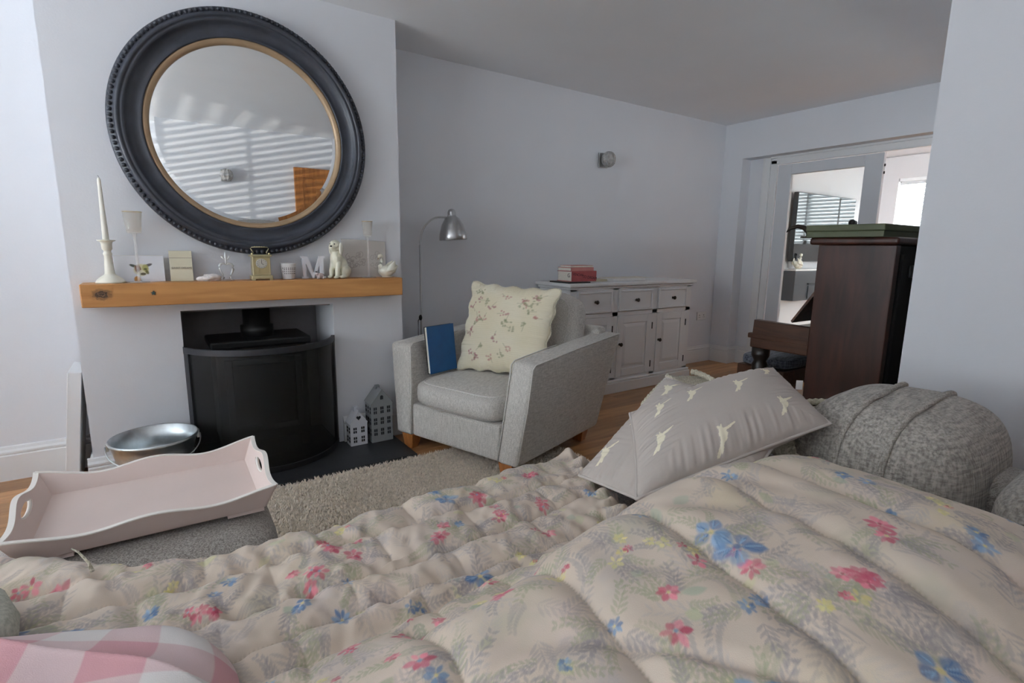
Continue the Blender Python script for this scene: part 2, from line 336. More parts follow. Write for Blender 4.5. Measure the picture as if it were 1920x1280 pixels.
def blind(name, label, cat, axis, at, a0, a1, z0, z1, pitch, wd, tilt, group=None):
    """venetian blind: slats run along y at x = at"""
    e = empty(name, (at, (a0+a1)/2, z1), 0, label, cat, group); hl = (a1-a0)/2
    bx('headrail', (-.025, -hl, -.04), (.025, hl, 0), SLAT, e, .003)
    sl = B().box((-wd/2, -hl+.01, -.0012), (wd/2, hl-.01, .0012), rotm('Y', tilt)).build('slat', SLAT, e); n = int((z1-z0-.06)/pitch)
    for k in range(n):
        o = sl if k == 0 else sl.copy()
        if k: C.objects.link(o)
        o.parent = e; o.location = (0, 0, -.06-k*pitch)
    for q in (-.6, 0, .6): bx('ladder_tape', (-wd*.55, q*hl-.012, z0-z1+.02), (-wd*.5, q*hl+.012, -.03), SLAT, e)
    return e
blind('venetian_blind', 'white venetian blind across the living room window', 'blind', 1, XL-.03, WY0+.02, WY1-.02, WZ0+.02, WZ1, .045, .05, math.radians(-42))

# right wall: flat pier, recess with casing and a glazed door, dining room behind
OY0, OY1, OZ = -1.62, .193, 2.055
rw = B(); rw.box((XR, OY1, 0), (5.40, AD, H)); rw.box((XR, -2.2, 0), (5.40, OY0, H)); rw.box((XR, OY0, OZ), (5.40, OY1, H))
rw.box((5.36, .01, 0), (5.40, OY1, OZ)); struct(rw.build('wall_right', WALL))
cs = B()
for (a, b, y0, y1, z0, z1) in ((0, .03, -.01, .05, 0, 2.055), (-.012, .02, -.03, .03, 0, 2.05), (.004, .03, -.09, -.03, 0, 2.02), (.004, .03, -1.6, -.03, 1.985, 2.05), (-.012, .02, -1.6, -.03, 2.035, 2.055), (-.004, .02, -.10, -.085, 0, 1.985), (-.004, .02, -1.6, -.09, 1.975, 1.99)):
    cs.box((5.34+a, y0, z0), (5.34+b, y1, z1))
struct(cs.build('trim_2', TRIM, None, False, .004))
dr = struct(empty('door_1', (5.36, -.55, 0)))
db = B(); db.box((-.02, .31, .01), (.02, .44, 1.97)); db.box((-.02, -.45, .01), (.02, -.31, 1.97)); db.box((-.02, -.31, 1.875), (.02, .31, 1.97)); db.box((-.02, -.31, .01), (.02, .31, .25))
db.build('door_frame', DOORW, dr, False, .004)
bx('glass_pane', (-.004, -.315, .245), (.004, .315, 1.88), PANE, dr)
B().lathe([(.002, 0), (.02, .004), (.008, .02), (.008, .035), (.026, .045), (.028, .06), (.018, .072), (0, .075)], 20, rotm('Y', -pi/2), (-.02, -.29, 1.41)).build('door_knob', BLACKP, dr, True)
B().lathe([(0, 0), (.006, 0), (.006, .02), (0, .02)], 8, None, (0, -.455, 1.86)).build('hinge', BLACKP, dr)
B().lathe([(0, 0), (.006, 0), (.006, .02), (0, .02)], 8, None, (0, -.455, 1.80)).build('hinge', BLACKP, dr)
# dining room
struct(bx('floor_dining', (5.40, -3.6, -.05), (8.55, .45, 0), OAKF))
struct(bx('ceiling_dining', (5.40, -3.7, H+.01), (8.75, .5, H+.11), WHITE2))
struct(bx('wall_dining_left', (5.40, .34, 0), (8.75, .46, H+.01), WHITE2))
W2Y0, W2Y1, W2Z0, W2Z1 = -1.5, .06, 1.28, 2.12
fw2 = B(); fw2.box((8.5, W2Y1, 0), (8.62, .34, H)); fw2.box((8.5, -3.6, 0), (8.62, W2Y0, H)); fw2.box((8.5, W2Y0, 0), (8.62, W2Y1, W2Z0)); fw2.box((8.5, W2Y0, W2Z1), (8.62, W2Y1, H))
struct(fw2.build('wall_dining_far', WHITE2))
pd = B(); pd.box((5.40, -3.72, 0), (8.62, -3.6, H)); struct(pd.build('wall_dining_right', WHITE2))
w2 = struct(empty('window_2'))
wf = B(); wf.box((8.56, W2Y0, W2Z0), (8.61, W2Y1, W2Z0+.05)); wf.box((8.56, W2Y0, W2Z1-.05), (8.61, W2Y1, W2Z1))
for yy in (W2Y0, -.75, W2Y1-.05): wf.box((8.56, yy, W2Z0), (8.61, yy+.05, W2Z1))
wf.build('window_frame', TRIM, w2)
blind('venetian_blind', 'bright white venetian blind in the far dining room window', 'blind', 1, 8.53, W2Y0+.01, W2Y1-.01, W2Z0+.01, W2Z1, .05, .056, math.radians(-55))

# skirting boards
SK = [(0, 0), (.022, 0), (.022, .125), (.016, .13), (.02, .137), (.02, .145), (.012, .155), (.008, .168), (0, .172)]
def skirt(name, runs):
    a = B()
    for (p, q) in runs:
        p = Vector(p); q = Vector(q); d = (q-p); ln = d.length; d.normalize(); n = Vector((d.y, -d.x))
        R = np.array([[n.x, d.x, 0], [n.y, d.y, 0], [0, 0, 1.]])
        a.prism(SK, ln, R, (p.x, p.y, 0))
    return struct(a.build(name, TRIM))
skirt('baseboard_back', [((XL, AD), (-.0, AD)), ((CW, AD), (XR, AD))])
skirt('baseboard_chimney', [((-.022, 0), (.40-.02, 0)), ((1.16, 0), (CW+.022, 0)), ((0, AD), (0, 0)), ((CW, 0), (CW, AD))])
skirt('baseboard_right', [((XR, AD), (XR, OY1-.022)), ((XR, OY1), (5.36, OY1)), ((5.36, OY1), (5.36, .05))])
skirt('baseboard_side', [((2.72, -2.2), (2.72, YF))])
skirt('baseboard_dining', [((5.4, .34), (8.5, .34))])
# oak plank door in the wall behind the sofa (seen in the mirror)
d2 = struct(empty('door_2', (2.19, YF, 0)))
fr = B(); fr.box((-.45, 0, 0), (-.36, .035, 2.04)); fr.box((.36, 0, 0), (.45, .035, 2.04)); fr.box((-.36, 0, 1.93), (.36, .035, 2.04)); fr.box((-.36, 0, .01), (.36, .035, .18))
fr.build('door_frame', OAKD, d2, False, .003)
pb = B().box((0, .005, .18), (.1425, .022, 1.93)).build('board', OAKD, d2)
for k in range(5):
    o = pb if k == 0 else pb.copy()
    if k: C.objects.link(o)
    o.parent = d2; o.location = (-.36+k*.144, 0, 0)

# ------------------------------------------------------------------ fireplace
h = B(); h.box((.10, -.415, 0), (1.445, .0, .02)); h.box((FX0, .0, 0), (FX1, AD-.02, .02))
tag(h.build('hearth_slab', SLATE, None, False, .003), 'dark slate hearth slab in front of the stove', 'hearth')
mt = empty('mantel_shelf', (.77, -.075, .885), 0, 'thick oak beam mantel shelf with a dark knot and a star', 'mantel')
MT = .985
beam = B(); n = 30
V = []; F = []
for i in range(n+1):
    x = -.728+1.448*i/n
    for (yy, zz) in ((-.075, 0), (.075, 0), (.075, .1), (-.075, .1)): V.append((x, yy+(vn(x*5, zz*9, 3)*.006 if yy < 0 else 0), zz+(vn(x*4, yy, 4)*.004 if zz == 0 else 0)))
for i in range(n):
    for k in range(4): F.append((i*4+k, i*4+(k+1) % 4, (i+1)*4+(k+1) % 4, (i+1)*4+k))
F += [(0, 3, 2, 1), (n*4, n*4+1, n*4+2, n*4+3)]
beam.add(V, F).build('beam', OAKB, mt, False, .004)
st = [((.0085 if k % 2 == 0 else .0038)*math.sin(pi*k/5), (.0085 if k % 2 == 0 else .0038)*math.cos(pi*k/5)) for k in range(10)]
B().prism([(x*1.35, z*1.35) for x, z in st], .004, None, (-.47, -.0795, .055)).build('star', pm('teal_star', L(52, 72, 70), .5), mt)

# wood stove behind the screen
sv = empty('wood_stove', (.765, .21, .02), 0, 'black wood burning stove with flue pipe inside the fireplace', 'stove')
bo = B(); bo.box((-.23, -.15, .07), (.23, .14, .60)); bo.build('body', IRON, sv, False, .012)
bx('top_plate', (-.25, -.17, .60), (.25, .16, .64), IRON, sv, .01)
frame4(B(), -.19, .19, .13, .54, .035, -.175, -.15).build('door_frame', IRON, sv, False, .004)
bx('door_glass', (-.155, -.163, .165), (.155, -.158, .505), pm('sooty_glass', L(30, 22, 18), .15, var=.4, vs=9), sv)
B().lathe([(0, .64), (.085, .64), (.085, .70), (.07, .705), (.07, .815), (0, .815)], 28).build('flue_pipe', IRON, sv, True)
for sx in (-1, 1):
    for sy in (-1, 1): bx('leg', (sx*.2-.02, sy*.11-.02, 0), (sx*.2+.02, sy*.11+.02, .07), IRON, sv)
# curved fire screen
fs = empty('fire_screen', (.7625, -.01, .02), 0, 'tall black mesh fire screen curving out onto the hearth', 'fire screen')
HW = .358; SAG = .25; RR = (HW*HW+SAG*SAG)/(2*SAG); A0 = math.asin(HW/RR)
def arc(n, r0=0): return [((RR+r0)*math.sin(-A0+2*A0*i/n), -((RR+r0)*math.cos(-A0+2*A0*i/n)-(RR-SAG))) for i in range(n+1)]
def band(n, z0, z1, t, i0=0, i1=None):
    o, q = arc(n, t/2), arc(n, -t/2); i1 = n if i1 is None else i1; a = B(); V = []; F = []
    for i in range(i0, i1+1): V += [(o[i][0], o[i][1], z0), (o[i][0], o[i][1], z1), (q[i][0], q[i][1], z1), (q[i][0], q[i][1], z0)]
    m = i1-i0
    for i in range(m):
        for k in range(4): F.append((i*4+k, i*4+(k+1) % 4, i*4+4+(k+1) % 4, i*4+4+k))
    F += [(0, 1, 2, 3), (m*4+3, m*4+2, m*4+1, m*4)]; return a.add(V, F)
band(48, .022, .62, .003).build('mesh_panel', MESH, fs)
band(48, .61, .640, .016).build('top_rail', IRONG, fs, False, .002); band(48, 0, .03, .016).build('bottom_rail', IRON, fs, False, .002)
band(48, .03, .61, .018, 0, 2).build('side_rail', IRONG, fs); band(48, .03, .61, .018, 46, 48).build('side_rail', IRON, fs)

# galvanised bucket
bk = empty('bucket', (.245, -.20, .021), 0, 'empty galvanised bucket with wire handle beside the fire screen', 'bucket')
o = B().lathe([(.118, 0), (.122, .004), (.148, .17), (.153, .172), (.155, .18), (.151, .188), (.168, .262), (.173, .262), (.176, .268), (.173, .275), (.167, .273), (.146, .186), (.150, .180), (.146, .174), (.118, .008), (0, .008)], 56)
o.build('pail', ZINC, bk, True)
ha = [(.181*math.cos(t), -.178*math.sin(t)**.8, .252-.072*math.sin(t)) for t in np.linspace(0, pi, 28)]
hd = B().tube(ha, .0028, 7).build('handle', ZINC, bk, True)
B().lathe([(0, -.05), (.010, -.048), (.012, 0), (.010, .048), (0, .05)], 14, rotm('Y', pi/2), (0, -.178, .180)).build('wooden_grip', OAKL, hd, True)
for s_ in (-1, 1): B().box((s_*.172-.006, -.016, .235), (s_*.172+.006, .016, .272)).build('ear', ZINC, bk, False, .003)

# lantern houses
def tin_house(name, loc, wd, dp, eave, ridge, mat, label, rows, cols, heart, rz):
    e = empty(name, loc, rz, label, 'lantern', 'tin lantern houses on the hearth'); hw = wd/2
    prof = [(-hw, 0), (hw, 0), (hw, eave), (0, ridge), (-hw, eave)]
    B().prism(prof, dp).build('walls', mat, e)
    rs = math.hypot(hw, ridge-eave); ang = math.atan2(ridge-eave, hw)
    for s_ in (-1, 1):
        B().box((-.004, -.006, -.0015), (rs+.006, dp+.006, .0015), rotm('Y', ang) if s_ > 0 else rotm('Z', pi)@rotm('Y', ang)@np.diag([1, -1, 1]), (0, 0, ridge+.001)).build('roof_panel', mat, e)
    bx('chimney', (-.012, dp*.55, ridge-.012), (.012, dp*.55+.022, ridge+.014), mat, e)
    hole = pm('dark_opening_'+name+str(rows), L(44, 45, 50), .8)
    for i in range(rows):
        for j in range(cols):
            cx = (j-(cols-1)/2)*wd/(cols+.15); cz = eave*(.16+.84*i/rows)+eave*.1; ww, wh = wd/(cols+1)*.31, eave/rows*.26
            f = B()
            for a in (-1, 1):
                for b in (-1, 1): f.box((cx+a*ww*.55-ww*.42, -.0012, cz+b*wh*.55-wh*.42), (cx+a*ww*.55+ww*.42, .001, cz+b*wh*.55+wh*.42))
            f.build('window', hole, e)
            if i < rows:
                f = B()
                for a in (-1, 1):
                    for b in (-1, 1): f.box((-hw-.0012, dp*(j+.5)/cols+a*ww*.55-ww*.42, cz+b*wh*.55-wh*.42), (-hw+.001, dp*(j+.5)/cols+a*ww*.55+ww*.42, cz+b*wh*.55+wh*.42))
                f.build('window', hole, e)
    gz = eave+(ridge-eave)*.42
    if heart: pts = [(.014*.95*math.sin(t)**3, .0009*(13*math.cos(t)-5*math.cos(2*t)-2*math.cos(3*t)-math.cos(4*t))) for t in np.linspace(0, 2*pi, 24, endpoint=False)]
    else: pts = [(-.009, -.012), (.009, -.012), (.009, .006), (.005, .012), (-.005, .012), (-.009, .006)]
    B().prism(pts, .002, None, (0, -.0014, gz)).build('gable_window', hole, e)
    return e
tin_house('lantern_house', (1.215, -.118, .021), .098, .075, .135, .205, HOUSEW, 'small white tin lantern house with a heart in its gable', 2, 2, True, 0)
tin_house('lantern_house', (1.352, -.128, .021), .128, .105, .235, .315, HOUSEG, 'tall grey tin lantern house with three rows of windows', 3, 3, False, 0)
# white panel leaning on the side of the chimney breast
lp = B(); ra = math.atan2(.062, .54); lp.box((0, 0, 0), (.052, .29, .565))
o = lp.build('blank_canvas', TRIM, None, False, .003); o.location = (-.128, .10, .004); o.rotation_euler = (0, ra, 0)
tag(o, 'thick white blank canvas leaning against the side of the chimney breast', 'canvas')

# ------------------------------------------------------------------ mirror
mr = empty('round_mirror', (.766, -.002, 1.683), 0, 'large round mirror in a beaded charcoal frame above the mantel', 'mirror')
RX = rotm('X', pi/2)      # lathe axis -> -y (out of the wall)
pf = [(.415, 0), (.568, 0), (.571, .012), (.571, .036), (.566, .046), (.548, .050), (.542, .058), (.538, .066), (.530, .069), (.524, .065), (.521, .060), (.517, .063), (.510, .064), (.505, .058), (.500, .047), (.492, .039), (.478, .034), (.465, .033), (.452, .036), (.446, .040), (.441, .038), (.440, .030), (.438, 0)]
B().lathe(pf[1:], 120, RX, cap=False).build('frame', FRAMEM, mr, True)
B().lathe([(.442, .012), (.440, .034), (.432, .035), (.424, .030), (.416, .027), (.415, .012)], 120, RX, cap=False).build('gilt_slip', GOLD, mr, True)
B().lathe([(.4165, .018), (.396, .020), (0, .020)], 120, RX, cap=False).build('mirror_glass', MIRROR, mr)
bd = B(); nb = 150
for k in range(nb):
    a = 2*pi*k/nb; bd.ell((.557*math.cos(a), -.050, .557*math.sin(a)), (.0095, .0085, .0095), 8)
tag(bd.build('beading', FRAMEM, mr, True), kind='stuff')

# ------------------------------------------------------------------ things on the mantel
def thing(name, x, yy, label, cat, z=MT, rz=0, group=None): return empty(name, (x, yy, z+.0005), rz, label, cat, group)
e = thing('candlestick', .148, -.075, 'cream turned candlestick at the left end of the mantel', 'candlestick')
B().lathe([(.056, 0), (.055, .006), (.048, .016), (.034, .028), (.022, .036), (.019, .042), (.0165, .08), (.014, .118), (.016, .122), (.0165, .130), (.014, .134), (.014, .142), (.019, .147), (.020, .168), (.022, .178), (.033, .183), (.034, .187), (.018, .188), (.0135, .186), (.0135, .17), (0, .17)], 36).build('holder', CERAM, e, True)
e = thing('taper_candle', .148, -.075, 'tall ivory taper candle standing in the cream candlestick', 'candle', MT+.171)
B().lathe([(.0125, 0), (.0115, .05), (.008, .20), (.0065, .272), (.003, .28), (0, .281)], 20).build('wax', WAX, e, True)
B().tube([(0, 0, .279), (.001, 0, .284), (-.003, 0, .288)], .0009, 6).build('wick', BLACKP, e)
def goblet(x, yy, label, hb, rtop, rbot):
    e = thing('glass_tealight_holder', x, yy, label, 'candle holder', group='tall glass tealight holders')
    t = .0016; zt = .312
    B().lathe([(0, hb), (rbot, hb+.001), (rbot+.002, hb+.006), (rtop, zt), (rtop-t, zt), (rbot+.001-t, hb+.008), (0, hb+.006)], 32).build('bowl', CLEAR, e, True)
    B().tube([(rtop*math.cos(a), rtop*math.sin(a), zt) for a in np.linspace(0, 2*pi, 40, endpoint=False)], .0011, 6, True).build('gilt_rim', GILT, e, True)
    B().lathe([(.041, 0), (.041, .003), (.012, .006), (.0062, .012), (.0056, .10), (.0056, hb-.02), (.009, hb-.004), (.012, hb+.0005), (0, hb+.0005)], 28).build('stem', CRYSTAL, e, True)
    return e
goblet(.252, -.085, 'tall gilt rimmed glass holder in front of the dog card', .218, .037, .026)
goblet(1.325, -.06, 'tall gilt rimmed glass holder in front of the curled drawing', .228, .030, .021)
# greeting card with a painted dog face
def card_grid(n, m, fn):
    u, v = np.meshgrid(np.linspace(0, 1, n), np.linspace(0, 1, m), indexing='ij'); return u, v, fn(u, v)
def blend(col, mask, c): c = np.array(c[:3]); return col*(1-mask[..., None])+c*mask[..., None]
def el(u, v, cx, cy, rx, ry, ang=0, soft=.15):
    ca, sa = math.cos(ang), math.sin(ang); x = (u-cx); y = (v-cy); a = (x*ca+y*sa)/rx; b = (-x*sa+y*ca)/ry; d = np.sqrt(a*a+b*b)
    return np.clip((1+soft-d)/(2*soft), 0, 1)
def dogface(u, v):
    col = np.ones(u.shape+(3,))*np.array(L(232, 233, 238)[:3]); w_, h_ = .19, .118; x = u*w_; y = v*h_
    for c, e_ in ((L(60, 60, 44), (.072, .073, .016, .006, -.4)), (L(70, 56, 52), (.128, .076, .016, .006, .35)), (L(214, 206, 158), (.100, .055, .028, .026, 0)), (L(126, 78, 70), (.088, .058, .012, .02, .2)), (L(176, 170, 110), (.116, .062, .012, .018, 0)), (L(226, 220, 196), (.100, .04, .014, .014, 0)),
                  (L(90, 50, 46), (.088, .052, .006, .006, 0)), (L(84, 84, 50), (.116, .058, .007, .005, 0)), (L(70, 60, 40), (.106, .036, .011, .006, 0)), (L(206, 140, 40), (.082, .012, .012, .014, 0)), (L(100, 96, 52), (.122, .044, .006, .010, .4))):
        col = blend(col, el(x, y, *e_)*.9, c)
    return col
def flat_card(name, parent, wd, ht, th, mat, fn, lean, n=90, m=60, bend=0):
    u, v, col = card_grid(n, m, fn); P = np.stack([(u-.5)*wd, v*ht*math.sin(lean)*1.0+bend*np.sin(u*pi)*.0, v*ht*math.cos(lean)], -1)
    o = grid_mesh(name, P, mat, parent, col); md = o.modifiers.new('thick', 'SOLIDIFY'); md.thickness = th; md.offset = -1; return o
e = thing('greeting_card', .258, -.045, 'white greeting card with a colourful dog face', 'card')
flat_card('card_front', e, .19, .118, .0012, PRINTC, dogface, .12)
bc = B().box((-.095, .006, 0), (.095, .008, .122), rotm('X', -.12)); bc.build('card_back', CERAMW, e)
e = thing('greeting_card', .168, -.022, 'pale pink edged card behind the dog card', 'card', rz=.5)
B().box((-.012, 0, 0), (.012, .0015, .115), rotm('X', -.1)).build('card_front', pm('pink_edged_card', L(232, 214, 218), .6, var=.1, vs=60), e)
e = thing('gift_box', .420, -.055, 'cream card box with small grey lettering on the mantel', 'box', rz=-.05)
bx('box', (-.046, 0, 0), (.046, .022, .142), CREAMB, e, .001); bx('lid_line', (-.0463, -.0004, .108), (.0463, .0224, .1095), GREYT, e)
text_mesh('lettering', 'SWEET DREAMS', .0115, GREYT, e, (.002, -.0008, .062), (pi/2, 0, 0), .0003)
# knobbly white stone
def blob(name, r, mat, parent, seed, amp, n=28, flat=True):
    a = B().ell((0, 0, 0), (1, 1, 1), n); V = []
    for p in a.V:
        p = Vector(p); k = 1+amp*float(vn(p.x*2.2+p.z*1.7, p.y*2.2-p.z*1.3, seed))*2; q = Vector((p.x*r[0], p.y*r[1], p.z*r[2]))*k
        if flat: q.z = max(q.z, -r[2]*.75)
        V.append((q.x, q.y, q.z+r[2]*.75))
    return mk(name, V, a.F, mat, parent, True)
e = thing('white_coral', .530, -.085, 'small lumpy white coral piece beside the cream box', 'ornament')
blob('coral', (.044, .02, .018), pm('white_coral', L(222, 214, 210), .8, var=.2, vs=60, bump=.6, bs=120), e, 5, .45)
e = thing('heart_ornament', .607, -.070, 'silvery white heart ornament with fleur finial under the mirror', 'ornament')
SILV = pm('silvery_white_metal', L(218, 218, 216), .35, metal=.3)
for s_ in (-1, 1):
    B().tube([(s_*x, 0, z) for x, z in ((.0, .076), (.012, .083), (.024, .080), (.030, .070), (.030, .056), (.024, .04), (.016, .026), (.013, .014), (.018, .006), (.022, .004))], [.003, .004, .0052, .0056, .0055, .005, .0045, .004, .003, .002], 8).build('scroll', SILV, e, True)
fi = B(); fi.tube([(0, 0, .074), (0, 0, .095), (0, 0, .118), (0, 0, .140)], [.003, .0055, .0045, .0015], 8)
for s_ in (-1, 1): fi.tube([(0, 0, .100), (s_*.010, 0, .106), (s_*.017, 0, .117), (s_*.013, 0, .122)], [.003, .0045, .005, .002], 8)
fi.build('finial', SILV, e, True); B().lathe([(.034, 0), (.034, .003), (.03, .005), (0, .005)], 24).build('foot', CLEAR, e)
# carriage clock
e = thing('carriage_clock', .760, -.085, 'pale brass carriage clock with carrying handle', 'clock'); e.scale = (1.1, 1, 1)
bx('base', (-.045, -.035, .006), (.045, .035, .024), BRASS, e, .003); 
for sx in (-1, 1):
    for sy in (-1, 1): bx('foot', (sx*.037-.008, sy*.027-.008, 0), (sx*.037+.008, sy*.027+.008, .007), BRASS, e)
bx('case', (-.038, -.028, .024), (.038, .028, .116), BRASS, e, .002); bx('top_plate', (-.045, -.034, .116), (.045, .034, .126), BRASS, e, .002)
bx('face_plate', (-.032, -.0292, .030), (.032, -.0284, .111), pm('satin_brass', L(188, 172, 128), .42, metal=.6), e)
dl = B().lathe([(0, 0), (.022, 0), (.024, .0012), (.022, .002), (0, .0018)], 36, rotm('X', pi/2), (0, -.029, .083)).build('dial', pm('silver_dial', L(206, 202, 190), .4, metal=.4, var=.1, vs=60), e)
hn = B(); hn.box((-.0008, -.0318, .083), (.0008, -.0312, .099)); hn.box((-.0008, -.0004, 0), (.0008, .0004, .011), rotm('Y', 2.2), (0, -.0316, .083)); hn.build('clock_hands', BLACKP, e)
for k in range(12):
    a = pi*k/6; B().box((-.0006, 0, .0165), (.0006, .0006, .0205), rotm('Y', a), (0, -.0316, .083)).build('hour_mark', BLACKP, dl)
hb = B(); hb.tube([(-.03, 0, .126), (-.027, 0, .136), (-.038, 0, .156), (-.033, 0, .163), (0, 0, .164), (.033, 0, .163), (.038, 0, .156), (.027, 0, .136), (.03, 0, .126)], .0022, 8)
for k in range(5): hb.ell((-.02+.01*k, 0, .164), (.005, .0032, .0032), 8)
hb.build('carrying_handle', BRASS, e, True)
for s_ in (-1, 1): B().ell((s_*.036, -.02, .130), (.005, .005, .006), 10).build('finial', BRASS, e, True)
# pierced pot
e = thing('tealight_pot', .894, -.065, 'white pierced ceramic tealight pot between clock and letter', 'pot')
B().lathe([(.029, 0), (.031, .003), (.0375, .078), (.038, .082), (.0355, .083), (.034, .078), (.028, .006), (0, .006)], 40).build('pot', CERAMW, e, True)
ho = B()
for (r_, cnt) in ((.030, 7), (.040, 8), (.050, 7), (.058, 8)):
    for k in range(cnt):
        a = -pi/2+(k-(cnt-1)/2)*.30+(.15 if cnt == 7 else 0); rad = .031+(.0375-.031)*(r_/.078)
        ho.lathe([(0, .0006), (.0024, .0005), (.0024, -.001)], 8, rotm('Z', a)@rotm('Y', pi/2), (rad*math.cos(a), rad*math.sin(a), r_))
tag(ho.build('pierced_holes', pm('dark_hole', L(70, 68, 70), .9), e), kind='stuff')
# letter M
e = thing('letter_m', 1.025, -.050, 'pale grey free standing capital letter M', 'letter')
q = .062
mp_ = [(-q, 0), (-q+.034, 0), (-q+.034, .010), (-q+.026, .010), (-q+.026, .085), (0, .0), (.006, 0), (q-.030, .085), (q-.030, .010), (q-.038, .010), (q-.038, 0), (q, 0), (q, .010), (q-.008, .010), (q-.008, .108), (q, .108), (q, .118), (q-.030, .118), (.003, .040), (-q+.030, .118), (-q, .118), (-q, .108), (-q+.008, .108), (-q+.008, .010), (-q, .010)]
lm = B()
lm.prism([(-q+.008, 0), (-q+.024, 0), (-q+.024, .118), (-q+.008, .118)], .018); lm.prism([(q-.030, 0), (q-.008, 0), (q-.008, .118), (q-.030, .118)], .018)
lm.prism([(-q+.008, .1175), (-q+.034, .1175), (.010, .012), (.004, .0005), (-.004, .0005)], .0166, None, (0, .0007, 0)); lm.prism([(q-.009, .117), (q-.0295, .117), (-.006, .001), (.004, .001)], .0152, None, (0, .0014, 0))
for (a_, b_z) in ((-q, 0), (q-.040, 0)): lm.box((a_, -.0006, b_z), (a_+.040 if a_ > 0 else a_+.034, .0186, b_z+.010))
lm.box((-q, -.0006, .108), (-q+.02, .0186, .1185)); lm.box((q-.02, -.0006, .108), (q, .0186, .1185))
lm.build('letter', LGREY, e)
# small spotted china animal
e = thing('china_figurine', 1.048, -.095, 'tiny spotted china animal in front of the letter M', 'figurine', rz=.2)
SPOT = pm('spotted_china', L(206, 192, 190), .4, var=.45, vs=70)
o = B().ell((0, 0, .017), (.022, .011, .014), 14); o.ell((-.02, -.002, .027), (.009, .008, .009), 12)
for sx in (-1, 1):
    for sy in (-1, 1): o.lathe([(.0045, 0), (.004, .012), (0, .012)], 8, None, (sx*.012, sy*.006, 0))
o.build('body', SPOT, e, True); 
for s_ in (-1, 1): B().ell((-.022, s_*.006, .036), (.003, .002, .005), 8).build('ear', BRONZE, e, True)
# seated china spaniel
e = thing('china_dog', 1.150, -.080, 'cream china spaniel sitting beside the letter M', 'dog ornament', rz=.65); e.scale = (1.2, 1.2, 1.15)
dg = B()
dg.ell((.015, 0, .058), (.038, .032, .055), 20, rotm('Y', -.35)); dg.ell((.035, 0, .034), (.036, .034, .034), 18); dg.ell((-.012, 0, .092), (.028, .028, .05), 18)
dg.ell((-.018, 0, .150), (.027, .026, .030), 18); dg.ell((-.034, -.004, .146), (.019, .015, .013), 14)
for s_ in (-1, 1):
    dg.tube([(-.018, s_*.014, .075), (-.030, s_*.016, .035), (-.033, s_*.016, .008)], [.014, .011, .009], 10); dg.ell((-.040, s_*.016, .007), (.014, .010, .007), 10)
    dg.ell((.012, s_*.030, .028), (.030, .014, .028), 14); dg.ell((-.012, s_*.032, .008), (.022, .011, .008), 10)
dg.tube([(.06, 0, .012), (.075, .012, .01), (.07, .03, .009), (.05, .04, .008)], [.010, .010, .009, .005], 10)
body = dg.build('body', pm('cream_china_fur', L(226, 222, 200), .35, var=.08, vs=40, bump=.9, bs=55, coat=.3), e, True)
rm = body.modifiers.new('remesh', 'REMESH'); rm.mode = 'VOXEL'; rm.voxel_size = .0028; rm.use_smooth_shade = True; sm = body.modifiers.new('smooth', 'SMOOTH'); sm.iterations = 4
for s_ in (-1, 1): B().ell((-.012, s_*.027, .138), (.013, .008, .030), 14).build('ear', CERAM, e, True)
B().ell((-.052, -.004, .150), (.005, .006, .004), 10).build('nose', BLACKP, e, True)
for s_ in (-1, 1): B().ell((-.040, s_*.011-.002, .160), (.0028, .003, .003), 8).build('eye', BLACKP, e, True)
# drawing on curled paper
def scroll(u, v):
    col = np.ones(u.shape+(3,))*np.array(L(206, 200, 194)[:3]); r = random.Random(4)
    ink = np.zeros(u.shape)
    for k in range(26):
        cx, cy = .12+.75*r.random(), .32+.36*r.random()-.1*abs(k/26-.5); a0 = r.random()*6; rr = .05+.07*r.random()
        for t in np.linspace(0, 1, 40):
            a = a0+t*6; q = rr*(1-t*.75); px, py = cx+q*math.cos(a)*.75, cy+q*math.sin(a)
            ink = np.maximum(ink, np.exp(-(((u-px)*1.5)**2+(v-py)**2)/(.0085**2)))
    return blend(col, np.clip(ink*(.75-.4*u), 0, 1), L(120, 106, 98))
u, v, col = card_grid(150, 110, scroll); wd, ht = .258, .212
P = np.stack([(u-.5)*wd+.006*v, .006+.030*v*v*.3+.012*vn(u*3, v*2, 8)*v, v*ht*(1-.05*u*u)], -1)
e = thing('paper_drawing', 1.312, -.024, 'wavy sheet of paper with a curly pencil drawing', 'drawing')
o = grid_mesh('sheet', P, PRINTC, e, col); md = o.modifiers.new('thick', 'SOLIDIFY'); md.thickness = .0008
# swan dish
def swan(name, x, yy, z, label, s, rz, mat):
    e = thing(name, x, yy, label, 'ornament', z, rz); e.scale = (s, s, s)
    b = B().ell((-.008, 0, .034), (.044, .035, .033), 24); b.tube([(.01, 0, .036), (.035, 0, .046), (.062, 0, .066)], [.030, .024, .006], 16); b.build('body', mat, e, True)
    B().lathe([(.026, 0), (.024, .006), (0, .006)], 20, np.diag([1.25, .8, 1])).build('foot', mat, e, True)
    nk = [(-.036, 0, .05), (-.040, 0, .068), (-.036, 0, .086), (-.028, 0, .102), (-.026, 0, .116), (-.034, 0, .125), (-.044, 0, .122), (-.050, 0, .110)]
    B().tube(nk, [.015, .0125, .010, .0085, .0085, .010, .0095, .004], 12).build('neck', mat, e, True)
    B().tube([(-.049, 0, .112), (-.053, 0, .100)], [.004, .0015], 8).build('beak', GOLD, e, True)
    for s_ in (-1, 1):
        for k in range(5):
            B().tube([(-.016+.004*k, s_*.026, .034+.005*k), (.012+.004*k, s_*(.036-.002*k), .046+.007*k), (.050-.002*k, s_*(.026-.003*k), .052+.010*k)], [.009, .012, .003], 8).build('wing_feather', mat, e, True)
    return e
